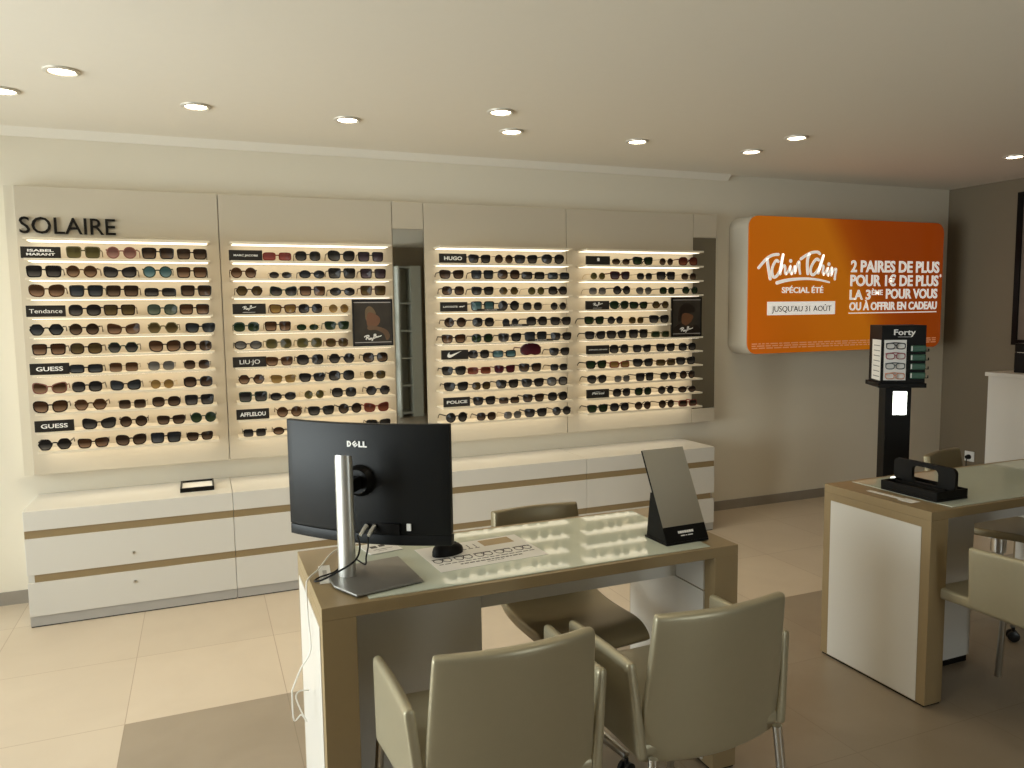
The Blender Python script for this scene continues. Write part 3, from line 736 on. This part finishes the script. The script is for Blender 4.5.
PR = [(.300, .785), (.286, .72), (.262, .62), (.225, .52), (.165, .462), (.06, .448), (-.06, .452), (-.15, .462), (-.200, .450), (-.222, .418)]
def make_operator(lab, loc, rz):
    t = thing('office_chair', lab, 'chair', loc, rz, 'olive office chairs')
    def prof(q):
        q = max(0.0, min(1.0, q)) if 0 <= q <= 1 else q
        f = q*(len(PR)-1); i = max(0, min(int(math.floor(f)), len(PR)-2)); u = f-i
        p0, p1, p2, p3 = PR[max(i-1, 0)], PR[i], PR[i+1], PR[min(i+2, len(PR)-1)]
        return [.5*(2*b + (c-a)*u + (2*a-5*b+4*c-d)*u*u + (3*b-a-3*c+d)*u**3) for a, b, c, d in zip(p0, p1, p2, p3)]
    def shell(s, q):
        y, z = prof(q); up = max(0, 1-q*2.2)
        return (s*(.190-.016*up), y - .028*s*s*up, z + .010*s*s*(1-up))
    padded('seat_shell', SL, [0, .03, .12, .24, .36, .46, .58, .70, .82, .92, .97, 1], shell, .036, M['vinylold'], t)
    MB().lathe([(.024, .10), (.024, .33), (.034, .335), (.034, .40), (.09, .415), (.09, .427)], 18).build('gas_column', M['chrome'], t, smooth=True)
    b = MB()
    cs = []
    for k in range(5):
        a = math.radians(-73 + 72*k) - rz*0; c, s_ = math.cos(a), math.sin(a)
        b.tube([(.02*c, .02*s_, .105), (.15*c, .15*s_, .092), (.272*c, .272*s_, .070)], [.020, .017, .013], 8)
        cs.append((.272*c, .272*s_, a))
    bb = b.build('star_base', M['chrome'], t, smooth=True)
    for x, y, a in cs:
        m = MB()
        for o in (-.013, .013): m.lathe([(.020, -.008), (.025, -.005), (.025, .005), (.020, .008)], 18).xf(Matrix.Identity(4))
        m = MB()
        for o in (-.013, .013):
            w_ = MB().lathe([(.019, -.008), (.0248, -.005), (.0248, .005), (.019, .008)], 18)
            w_.xf(Matrix.Translation((x, y, .025)) @ Matrix.Rotation(a+PI/2, 4, 'Z') @ Matrix.Translation((0, o, 0)) @ Matrix.Rotation(PI/2, 4, 'X'))
            m.add(w_.v, w_.f)
        m.tube([(x, y, .025), (x, y, .062)], .008, 8)
        m.build('caster', M['caster'], bb, smooth=True)
    return t
op = make_operator('olive office chair behind the middle desk, back showing over the glass', (1.145, 2.325, 0), 0)
copy_thing(op, (3.53, 2.46, 0), math.radians(15), 'olive office chair behind the right-hand desk, mostly hidden by it')

# ------------------------------------------------------------------ monitor on the middle desk
TZ = DH + .0030
t = thing('computer_monitor', 'black curved monitor seen from behind on a silver stand, on the middle desk', 'monitor', (.365, 2.165, TZ), math.atan2(-.632, .775))
SX, SY = -.024, .167; HW = .275; Z0, Z1 = .062, .430
def yb(u): return SY - .046*(1-u*u)
us = [-1 + i/10 for i in range(21)]
def housing(z0, z1, off, th, hw=HW):
    mb = MB(); vs = []; n = len(us)
    for z in (z0, z1):
        vs += [(SX+u*hw, yb(u)+off, z) for u in us] + [(SX+u*hw, yb(u)+off+th, z) for u in us]
    fs = []
    for i in range(n-1):
        fs += [(i, i+1, n+i+1, n+i), (2*n+i, 3*n+i, 3*n+i+1, 2*n+i+1), (i, 2*n+i, 2*n+i+1, i+1), (n+i, n+i+1, 3*n+i+1, 3*n+i)]
    fs += [(0, n, 3*n, 2*n), (n-1, 3*n-1, 4*n-1, 2*n-1)]
    vs2 = list(vs); order = vs2
    return mb.add([order[k] for k in list(range(0, 2*n)) + list(range(2*n, 4*n))], fs)
housing(Z0+.034, Z1, 0, .022).build('housing', M['mon'], t, bevel=.003, smooth=True)
housing(Z0, Z0+.0325, .002, .024).build('chin', M['mon'], t, bevel=.002, smooth=True)
housing(Z0+.040, Z1-.006, .0222, .001, HW-.008).build('screen', M['gloss'], t)
def onb(x): return yb((x-SX)/HW)
MB().box(-.022, onb(.03)-.003, Z0+.036, .105, onb(.1)-.0005, Z0+.068).build('port_recess', M['gloss'], t)
MB().lathe([(.048, 0), (.048, .012), (.036, .022), (.036, .026)], 26).xf(Matrix.Translation((-.020, onb(-.02)+.003, .258)) @ Matrix.Rotation(PI/2, 4, 'X')).build('mount', M['gloss'], t, smooth=True)
MB().box(-.036, .018, .236, -.004, onb(-.02)-.018, .276).build('arm', M['gloss'], t, bevel=.004)
mb = MB(); prof = []
n = 24; rings = []
for z, k in ((.007, 1.0), (.34, 1.0), (.357, .94)):
    rings.append([(-.004+.0265*k*math.cos(2*PI*i/n), -.003+.020*k*math.sin(2*PI*i/n), z + (.004*(-math.sin(2*PI*i/n)) if z > .3 else 0)) for i in range(n)])
vs = [v for r_ in rings for v in r_]; fs = [(i*n+k, i*n+(k+1) % n, (i+1)*n+(k+1) % n, (i+1)*n+k) for i in range(2) for k in range(n)] + [tuple(range(n-1, -1, -1)), tuple(2*n+k for k in range(n))]
mb.add(vs, fs).build('stand_pole', M['alu'], t, smooth=True)
bp_ = [(.087, -.142), (.213, .012), (.050, .200), (-.055, .075), (-.066, .010), (-.048, -.045), (.010, -.108)]
bp_ = [(.087, -.142), (.213, .012), (.050, .190), (-.060, .070), (-.072, .006), (-.055, -.045), (-.010, -.094)]
bp_ = [(x+.0125, y+.0037) for x, y in bp_]
MB().prism(bp_, 'z', .002, .0085).build('stand_base', M['alud'], t, bevel=.002)
MB().prism([(x*.97+.0015, y*.97) for x, y in bp_], 'z', 0, .0019).build('base_pad', M['black'], t)
T = Txt(); lx, lz, lw, lh = -.060, .359, .066, .018; ly = onb(-.04)-.0012
def LP(pts): T.poly([(lx+u*lw, lz+v*lh) for u, v in pts], ly, .0015)
def ring(cx, cz, ro, ri, a0, a1, k=10):
    o = [(cx+ro*math.cos(a0+(a1-a0)*i/k)*lh/lw, cz+ro*math.sin(a0+(a1-a0)*i/k)) for i in range(k+1)]
    q = [(cx+ri*math.cos(a0+(a1-a0)*i/k)*lh/lw, cz+ri*math.sin(a0+(a1-a0)*i/k)) for i in range(k+1)]
    for i in range(k): LP([o[i], o[i+1], q[i+1], q[i]])
LP([(0, 0), (.07, 0), (.07, 1), (0, 1)]); ring(.07, .5, .5, .27, -PI/2, PI/2)
for d in (-1, 0, 1):
    cx, cz = .40, .5
    def rot(p, A=math.radians(38)): return (cx + (p[0]*math.cos(A)-p[1]*math.sin(A))*lh/lw, cz + p[0]*math.sin(A)+p[1]*math.cos(A))
    LP([rot(p) for p in ((-.36, d*.34-.10), (.36, d*.34-.10), (.36, d*.34+.10), (-.36, d*.34+.10))])
LP([rot(p) for p in ((-.40, -.42), (-.18, -.42), (-.18, .42), (-.40, .42))])
for x in (.58, .80):
    LP([(x, 0), (x+.20, 0), (x+.20, .22), (x, .22)]); LP([(x, .22), (x+.08, .22), (x+.08, 1), (x, 1)])
T.build('logo', M['letter'], t)
B('sticker', M['paper'], t, .124, onb(.13)-.0060, .110, .137, onb(.13)-.0005, .131)
for x in (.000, .026):
    MB().tube([(x, onb(x)+.004-.01, Z0+.060), (x-.004, onb(x)-.022, Z0+.048), (x-.008, onb(x)-.034, Z0+.036)], [.007, .007, .005], 8).build('plug', M['chrome'], t, smooth=True)

def cable(name, pts, r, m, lab):
    Q = []; P = [Vector(p) for p in pts]
    for i in range(len(P)-1):
        p0, p1, p2, p3 = P[max(i-1, 0)], P[i], P[i+1], P[min(i+2, len(P)-1)]
        for k in range(6):
            u = k/6; Q.append(.5*(2*p1 + (p2-p0)*u + (2*p0-5*p1+4*p2-p3)*u*u + (3*p1-p0-3*p2+p3)*u**3))
    Q.append(P[-1])
    return tag(MB().tube(Q, r, 8).build(name, m, smooth=True), lab, 'cable')
cable('cable', [(.405, 2.235, .862), (.40, 2.175, .845), (.375, 2.115, .828), (.33, 2.130, .797), (.285, 2.150, .772), (.268, 2.168, .7655), (.285, 2.195, .7655), (.325, 2.185, .778), (.345, 2.190, .79)], .0028, M['black'], 'black cable looping from the monitor past its pole to the desk edge')
cable('cable', [(.432, 2.218, .858), (.430, 2.205, .835), (.425, 2.215, .80), (.42, 2.205, .782), (.40, 2.24, .790), (.385, 2.25, .80)], .0026, M['black'], 'short black cable hanging from the monitor right of its pole')
cable('cable', [(.387, 2.455, .7655), (.346, 2.395, .7655), (.291, 2.266, .7655), (.256, 2.200, .7655), (.2460, 2.18, .748), (.2455, 2.16, .66), (.247, 2.15, .574), (.219, 2.15, .526), (.195, 2.15, .472), (.192, 2.15, .455), (.194, 2.15, .378), (.214, 2.145, .392), (.227, 2.14, .371), (.212, 2.145, .408), (.202, 2.15, .444), (.213, 2.155, .457), (.240, 2.16, .452)], .0022, M['cablew'], 'thin white cable running over the left edge of the middle desk and dangling')

# ------------------------------------------------------------------ things on the middle desk
t = thing('computer_mouse', 'black computer mouse on the printed card beside the monitor', 'mouse', (.690, 2.255, TZ+.0010), math.radians(-72))
mb = MB(); n = 20; prof = [(1.0, 0), (1.0, .012), (.93, .022), (.75, .031), (.45, .036), (.12, .0375)]
rings = [[(.032*k*math.cos(2*PI*i/n), .055*k*math.sin(2*PI*i/n), z*(1 - .12*math.sin(2*PI*i/n))) for i in range(n)] for k, z in prof]
vs = [v for r_ in rings for v in r_]; fs = [(i*n+k, i*n+(k+1) % n, (i+1)*n+(k+1) % n, (i+1)*n+k) for i in range(len(prof)-1) for k in range(n)] + [tuple(range(n-1, -1, -1)), tuple((len(prof)-1)*n+k for k in range(n))]
mb.add(vs, fs).build('body', M['black'], t, smooth=True)
MB().tube([(-.004, .026, .0285), (.004, .026, .0285)], .006, 12).build('wheel', M['gloss'], t, smooth=True)

t = thing('printed_card', 'white printed card with eyewear pictures lying on the glass, under the mouse', 'card', (.790, 2.228, TZ), math.radians(4))
W, H = .358, .242
B('sheet', M['paper'], t, -W/2, -H/2, 0, W/2, H/2, .0008)
def flat(T, pts): T.add([((u-.5)*W, (v-.5)*H, .0008) for u, v in pts] + [((u-.5)*W, (v-.5)*H, .0010) for u, v in pts],
                        [tuple(range(len(pts)-1, -1, -1)), tuple(range(len(pts), 2*len(pts)))] + [(i, (i+1) % len(pts), len(pts)+(i+1) % len(pts), len(pts)+i) for i in range(len(pts))])
def rect(T, u0, v0, u1, v1): flat(T, [(u0, v0), (u1, v0), (u1, v1), (u0, v1)])
g = MB(); rect(g, .60, .70, .90, .95); g.build('gold_panel', M['goldprint'], t)
k_ = MB()
for i in range(5):
    u0 = .03 + i*.192
    for q in (0, .082):
        n = 14; c = (u0+.045+q, .40); O = [(c[0]+.042*math.cos(2*PI*j/n), c[1]+.085*math.sin(2*PI*j/n)) for j in range(n)]; I = [(c[0]+.033*math.cos(2*PI*j/n), c[1]+.064*math.sin(2*PI*j/n)) for j in range(n)]
        for j in range(n): flat(k_, [O[j], O[(j+1) % n], I[(j+1) % n], I[j]])
    rect(k_, u0+.004, .45, u0+.168, .478)
k_.build('eyewear_print', M['ink'], t)
l_ = MB()
x = .05
random.seed(3)
while x < .93:
    w_ = random.uniform(.03, .07); rect(l_, x, .245, min(x+w_, .95), .265); x += w_+.012
x = .22
while x < .80:
    w_ = random.uniform(.02, .05); rect(l_, x, .155, x+w_, .185); x += w_+.010
x = .45
while x < .58:
    rect(l_, x, .10, x+.025, .113); x += .032
for i in range(5): rect(l_, .26+i*.066, .72, .268+i*.066, .86); rect(l_, .24+i*.066, .68, .285+i*.066, .70)
l_.build('print_lines', M['ink'], t)
t = thing('leaflet', 'small white booklet on the glass, under the lower edge of the monitor', 'leaflet', (.508, 2.405, TZ), math.radians(10))
B('sheet', M['paper'], t, -.055, -.055, 0, .055, .055, .002)
l_ = MB()
for a in ((-.03, .0, -.008, .022), (.0, .005, .02, .025), (-.03, -.02, .035, -.017), (-.02, -.035, .01, -.033)): l_.box(a[0], a[1], .002, a[2], a[3], .0022)
l_.build('print_lines', M['ink'], t)
t = thing('paper_slip', 'small white paper slip on the tan desk edge beside the silver base', 'paper', (.306, 2.235, DH), math.radians(-6))
B('sheet', M['paper'], t, -.017, -.085, 0, .017, .075, .0008); MB().box(-.006, -.05, .0008, .006, .03, .0010).build('print_lines', M['plinth'], t)

# tilted table mirror
t = thing('table_mirror', 'tilted black-framed table mirror at the right end of the middle desk', 'mirror', (1.437, 2.034, TZ), math.radians(2))
mw = .083
MB().box(-mw, .0, 0, mw, .126, .007).build('base', M['black'], t, bevel=.0015)
ang = math.atan2(.143, .281); Ln = math.hypot(.143, .281)
R_ = Matrix.Translation((0, .0012, .0075)) @ Matrix.Rotation(-ang, 4, 'X')
MB().box(-mw, 0, 0, mw, .006, Ln).xf(R_).build('back_plate', M['black'], t)
MB().box(-mw+.0008, -.0012, .052, mw-.0008, -.0001, Ln-.0008).xf(R_).build('mirror_glass', M['mirror'], t)
band = MB().box(-mw+.0008, -.0012, .001, mw-.0008, -.0001, .0515).xf(R_).build('lower_band', M['gloss'], t)
mb = MB(); mb.prism([(.012, .0072), (.120, .0072), (.100, .155), (.0875, .1555)], 'x', -mw+.004, -mw+.010); mb.prism([(.012, .0072), (.120, .0072), (.100, .155), (.0875, .1555)], 'x', mw-.010, mw-.004)
mb.prism([(.114, .0072), (.120, .0072), (.100, .155), (.094, .155)], 'x', -mw+.010, mw-.010)
mb.build('strut', M['black'], t)
T = Txt()
x = -.030
for w_ in (.006, .008, .007, .009, .007, .008, .008):
    T.poly([(x, .027), (x+w_, .027), (x+w_, .035), (x, .035)], -.0013, .0006); x += w_+.0012
x = -.022
for w_ in (.016, .004, .019): T.poly([(x, .018), (x+w_, .018), (x+w_, .021), (x, .021)], -.0013, .0005); x += w_+.004
mb = MB(); mb.v = T.v; mb.f = T.f; mb.xf(R_).build('lettering', M['letter'], t)

# ------------------------------------------------------------------ things on the right-hand desk
t = thing('tool_caddy', 'black caddy with a rounded carrying handle on the right-hand desk', 'caddy', (2.700, 2.205, TZ), 0)
mb = MB(); mb.box(-.100, -.140, 0, .072, .122, .012)
for q in ((-.100, -.140, -.092, .122), (.064, -.140, .072, .122), (-.092, -.140, .064, -.132), (-.092, .114, .064, .122)): mb.box(q[0], q[1], .012, q[2], q[3], .040)
mb.box(-.030, -.131, .012, -.024, .114, .036)
mb.build('tray', M['black'], t, bevel=.002)
# handle board with a rounded opening
def rr(y0, z0, y1, z1, r, n=5):
    o = []
    for cy, cz, a in ((y1-r, z1-r, 0), (y0+r, z1-r, PI/2), (y0+r, z0+r, PI), (y1-r, z0+r, 1.5*PI)):
        o += [(cy+r*math.cos(a+PI/2*i/n), cz+r*math.sin(a+PI/2*i/n)) for i in range(n+1)]
    return o
O = rr(-.145, .036, .140, .124, .022); I = rr(-.070, .040, .052, .106, .020); n = len(O)
vs = [(-.008, y, z) for y, z in O] + [(-.008, y, z) for y, z in I] + [(.008, y, z) for y, z in O] + [(.008, y, z) for y, z in I]; fs = []
for i in range(n):
    j = (i+1) % n; fs += [(i, j, n+j, n+i), (2*n+i, 3*n+i, 3*n+j, 2*n+j), (i, 2*n+i, 2*n+j, j), (n+i, n+j, 3*n+j, 3*n+i)]
hb = MB().add(vs, fs); hb.box(-.006, -.10, .012, .006, .10, .038)
hb.xf(Matrix.Translation((.0, 0, 0))).build('handle', M['black'], t)
MB().box(-.0915, -.131, .0121, -.032, .112, .0135).build('liner', M['paper'], t)
t = thing('paper_slip', 'white paper strip at the left end of the right-hand desk, beside the black caddy', 'paper', (2.545, 2.235, DH), math.radians(2))
B('sheet', M['paper'], t, -.012, -.10, 0, .012, .10, .0008); B('folded_end', M['paper'], t, -.028, -.125, .0001, .020, -.062, .0012)

# ------------------------------------------------------------------ orange light box on the back wall
SW_, SH_ = 1.95, 1.0
t = thing('illuminated_sign', 'large orange sign with rounded corners and white French lettering on the back wall', 'sign', (4.615, WY, 1.185), 0)
def rrx(x0, z0, x1, z1, r, n=7):
    o = []
    for cx, cz, a in ((x1-r, z1-r, 0), (x0+r, z1-r, PI/2), (x0+r, z0+r, PI), (x1-r, z0+r, 1.5*PI)):
        o += [(cx+r*math.cos(a+PI/2*i/n), cz+r*math.sin(a+PI/2*i/n)) for i in range(n+1)]
    return o
MB().prism(rrx(-SW_/2, 0, SW_/2, SH_, .085), 'y', -.212, -.002).build('casing', M['signw'], t, bevel=.004)
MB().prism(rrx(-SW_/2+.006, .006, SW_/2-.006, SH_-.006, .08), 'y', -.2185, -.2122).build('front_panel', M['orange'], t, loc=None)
fy = -.2188
def U1(u, v): return (3.633 + (u-63)*.00104 - 4.615, 2.052 - .000812*v - 1.185)
def U2(u, v): return (4.497 + u*.001140 - 4.615, 1.960 - .000842*v - 1.185)
T = Txt()
def S1(pts, w=.021): T.stroke([U1(*p) for p in pts], w, y=fy)
S1([(160, 298), (195, 255), (230, 215), (280, 185), (330, 178)]); S1([(232, 215), (240, 270), (252, 340), (262, 395)], .024)
S1([(330, 240), (312, 232), (288, 270), (276, 320), (284, 368), (302, 380), (325, 360), (345, 325)])
S1([(345, 325), (360, 255), (371, 180)]); S1([(371, 180), (358, 250), (349, 350)]); S1([(350, 322), (378, 277), (392, 290), (392, 340), (402, 350)], .018)
S1([(402, 350), (422, 322), (438, 278), (438, 325), (450, 350)], .018); T.poly([(U1(440, 234)[0]+.014*math.cos(i*PI/5), U1(440, 234)[1]+.014*math.sin(i*PI/5)) for i in range(10)], fy)
S1([(450, 350), (468, 310), (478, 278), (482, 340)], .018); S1([(482, 332), (500, 262), (516, 240), (518, 300), (526, 346)], .018)
S1([(530, 215), (580, 180), (630, 155), (680, 150), (702, 165)]); S1([(610, 165), (594, 205), (590, 270), (596, 346)], .024)
S1([(694, 222), (672, 214), (642, 250), (622, 300), (626, 345), (647, 356), (675, 330), (695, 300)])
S1([(695, 300), (722, 240), (736, 182)]); S1([(736, 182), (714, 245), (692, 340)]); S1([(695, 320), (722, 275), (740, 282), (734, 330), (742, 352)], .018)
S1([(742, 352), (765, 322), (780, 290), (776, 340), (785, 360)], .018); T.poly([(U1(789, 258)[0]+.014*math.cos(i*PI/5), U1(789, 258)[1]+.014*math.sin(i*PI/5)) for i in range(10)], fy)
S1([(785, 360), (806, 312), (818, 290), (815, 360)], .018); S1([(815, 352), (838, 308), (858, 305), (850, 360), (848, 396)], .018)
T.stroke([U1(*p) for p in [(322, 430), (400, 408), (500, 395), (600, 392), (700, 402), (797, 424)]], [.026, .02, .012], y=fy)
def ln(body, U, u0, u1, vb, vt, bold=.02):
    a, zb = U(u0, vb); b, zt = U(u1, vt); T.line(body, a, b, zb, zt-zb, bold, y=fy)
ln('SPÉCIAL ÉTÉ', U1, 367, 742, 519, 470)
ln('2 PAIRES DE PLUS', U2, 97, 918, 204, 106, .03); ln('POUR 1€ DE PLUS', U2, 95, 914, 330, 236, .03); ln('*', U2, 922, 942, 270, 222, .0)
ln('LA 3', U2, 92, 278, 453, 370, .03); ln('ÈME', U2, 288, 388, 413, 368, .02); ln('POUR VOUS', U2, 418, 908, 446, 362, .03)
ln('OU À OFFRIR EN CADEAU', U2, 92, 906, 550, 482, .03)
a, z = U2(86, 582); b, _ = U2(905, 582); T.poly([(a, z), (b, z), (b, z+.008), (a, z+.008)], fy)
T.build('lettering', M['signl'], t)
a, z0 = U1(241, 718); b, z1 = U1(856, 598)
pl = MB().box(a, fy-.002, z0, b, fy, z1).build('date_panel', M['signl'], t)
T = Txt(); a, zb = U1(280, 688); b, zt = U1(820, 638); T.line("JUSQU'AU 31 AOÛT", a, b, zb, zt-zb, -.005, y=fy-.0022, dep=.002); T.build('date_lettering', M['dletter'], pl)
SM = mat('pale small print', (.62, .26, .11), .5, emit=(.9, .42, .2), estr=.25)
mb = MB(); random.seed(5)
for r_ in range(3):
    x = -.93
    while x < .90:
        w_ = random.uniform(.02, .07)
        mb.box(x, fy-.0008, .042+.016*r_, min(x+w_, .92), fy+.0002, .050+.016*r_); x += w_+.012
mb.build('small_print', SM, t)

# ------------------------------------------------------------------ floor display with reading glasses
t = thing('reading_glasses_stand', 'tall black column display of reading glasses in front of the orange sign', 'display stand', (3.695, 3.22, 0), math.radians(-31.3))
MB().box(-.15, -.15, 0, .15, .15, .018).build('foot', M['black'], t, bevel=.003)
MB().box(-.076, -.060, .0182, .062, .060, 1.066).build('column', M['black'], t, bevel=.002)
MB().box(-.135, -.125, 1.0665, .118, .125, 1.092).build('shelf_plate', M['black'], t, bevel=.002)
box = MB().box(-.1205, -.112, 1.0925, .112, .112, 1.415).build('display_box', M['black'], t, bevel=.002)
T = Txt().line('Forty', -.058, .056, 1.362, .030, .02, y=-.1125, dep=.0015); T.poly([(-.036, 1.350), (.036, 1.350), (.036, 1.3515), (-.036, 1.3515)], -.1125, .001); T.build('lettering', M['letter'], box)
MB().box(-.107, -.1138, 1.108, .010, -.1122, 1.334).build('display_card', M['paper'], t)
SPEC = [(M['gloss'], 'dark'), (mat('red plastic', (.25, .02, .035), .3, noise=.05), 'red'), (mat('slate plastic', (.045, .06, .06), .3, noise=.05), 'slate'), (mat('salmon plastic', (.55, .24, .14), .3, noise=.05), 'salmon')]
for i, (mm, nm) in enumerate(SPEC):
    z = 1.300 - .056*i; q = MB(); y = -.124
    for s_ in (-1, 1):
        O = [(-.049+s_*.027+.0225*math.copysign(abs(math.cos(a))**.7, math.cos(a)), z+.016*math.copysign(abs(math.sin(a))**.7, math.sin(a))) for a in [2*PI*k/18 for k in range(18)]]
        q.tube([(x, y, zz) for x, zz in O] + [(O[0][0], y, O[0][1])], .0026, 6, cap=False)
    q.tube([(-.053, y, z+.004), (-.045, y, z+.004)], .0024, 6)
    q.tube([(-.099, y, z+.010), (-.100, y+.004, z+.014), (-.053, y+.006, z+.020), (-.002, y+.006, z+.014), (.001, y, z+.010)], .0022, 6)
    q.build('sample_spectacles', mm, t, smooth=True)
for i in range(4):
    z = 1.286 - .050*i
    c_ = MB().box(.030, -.130, z-.018, .109, -.1122, z+.017).build('spectacle_case', M['green'], t, bevel=.006, seg=3)
    MB().box(.030, -.1315, z-.013, .036, -.1295, z+.013).build('case_label', M['paper'], c_)
mb = MB()
for i in range(4): mb.box(.1122, -.10, 1.118+.050*i, .134, -.092, 1.122+.050*i); mb.box(.130, -.10, 1.118+.050*i, .134, -.092, 1.134+.050*i)
mb.build('hook', M['black'], t)
c_ = MB().box(-.1223, -.104, 1.105, -.1207, .05, 1.334).build('display_card', M['paper'], t)
mb = MB()
for i in range(7): mb.box(-.1228, -.09, 1.125+.029*i, -.1222, .02, 1.129+.029*i)
mb.build('card_print', SPEC[2][0], c_)
MB().box(-.036, -.0622, .905, .038, -.0602, 1.040).build('small_mirror', M['mirror'], t)

# ------------------------------------------------------------------ far right: counter, device, picture, socket
t = thing('reception_counter', 'tall white counter at the right edge, in front of the dark side wall', 'counter', (5.20, 3.28, 0), 0)
B('body', M['white'], t, -.285, -.27, .04, .285, .27, 1.045); B('countertop', M['white'], t, -.30, -.285, 1.0455, .30, .285, 1.072, bevel=.002); B('plinth', M['plinth'], t, -.26, -.25, 0, .26, .25, .0398)
t = thing('receipt_printer', 'black boxy device on the white counter at the right edge', 'printer', (5.13, 3.33, 1.0725), 0)
B('body', M['black'], t, -.13, -.11, 0, .13, .11, .135, bevel=.006); B('lid', M['gloss'], t, -.13, -.11, .1355, .13, .11, .195, bevel=.008)
B('slot', M['alu'], t, -.1312, -.08, .133, -.1302, .09, .1365); B('indicator_light', M['letter'], t, -.1315, -.06, .160, -.1301, -.045, .172)
t = thing('framed_picture', 'black-framed picture on the dark side wall at the right edge', 'picture', (XR, 3.62, 1.21), 0)
mb = MB(); mb.box(-.03, -.45, 0, -.001, -.41, 1.17); mb.box(-.03, .41, 0, -.001, .45, 1.17); mb.box(-.03, -.41, 0, -.001, .41, .04); mb.box(-.03, -.41, 1.13, -.001, .41, 1.17)
mb.build('frame', M['gloss'], t); B('print', mat('dim brown print', (.16, .12, .09), .4, noise=.3, nscale=5), t, -.015, -.409, .041, -.001, .409, 1.129)
t = thing('wall_socket', 'white wall socket with a black plug, low on the dark side wall', 'socket', (XR, 4.392, .268), 0)
B('plate', M['paper'], t, -.010, -.042, -.042, -.0005, .042, .042, bevel=.003)
MB().lathe([(.020, .0), (.020, .012), (.016, .030)], 18).xf(Matrix.Translation((-.0102, 0, -.004)) @ Matrix.Rotation(-PI/2, 4, 'Y')).build('plug', M['black'], t, smooth=True)
MB().tube([(-.036, 0, -.006), (-.040, .002, -.05), (-.030, .006, -.15), (-.022, .008, -.262)], .004, 8).build('cord', M['black'], t, smooth=True)

# ------------------------------------------------------------------ daylight and camera
w = bpy.data.worlds.new('daylight sky'); scn.world = w; w.use_nodes = True
bg = w.node_tree.nodes['Background']; bg.inputs[0].default_value = (.95, .98, 1.0, 1); bg.inputs[1].default_value = 2.0
def area(name, loc, rot, sx, sy, p, col):
    l = bpy.data.lights.new(name, 'AREA'); l.shape = 'RECTANGLE'; l.size = sx; l.size_y = sy; l.energy = p; l.color = col
    o = bpy.data.objects.new(name, l); COL.objects.link(o); o.location = loc; o.rotation_euler = rot
area('window_daylight', (XL-.35, 2.45, 1.3), (0, -PI/2, 0), 2.2, 3.6, 255, (.95, .975, 1.0))
area('door_daylight', (2.255, YR-.35, 1.2), (PI/2, 0, 0), .75, 2.2, 26, (.97, .99, 1.0))

F, PITCH, YAW, ROLL = 764.464417, 9.43189165e-02, 3.85939700e-01, -1.34719577e-02
f = Vector((math.sin(YAW)*math.cos(PITCH), math.cos(YAW)*math.cos(PITCH), -math.sin(PITCH)))
r0 = Vector((math.cos(YAW), -math.sin(YAW), 0)); u0 = r0.cross(f)
rt = r0*math.cos(ROLL) + u0*math.sin(ROLL); up = -r0*math.sin(ROLL) + u0*math.cos(ROLL)
cam = bpy.data.cameras.new('camera'); co = bpy.data.objects.new('camera', cam); COL.objects.link(co)
cam.sensor_width = 36; cam.lens = F*36/1024; cam.clip_start = .02
mtx = Matrix((rt, up, -f)).transposed().to_4x4(); mtx.translation = (0, 0, 1.52); co.matrix_world = mtx
scn.camera = co
vs = scn.view_settings; vs.view_transform = 'Standard'; vs.look = 'None'; vs.gamma = 1; vs.use_curve_mapping = False; vs.exposure = 0.0
scn.display_settings.display_device = 'sRGB'
cy = scn.cycles; cy.use_denoising = True; cy.max_bounces = 10; cy.diffuse_bounces = 6; cy.glossy_bounces = 5; cy.sample_clamp_indirect = 6
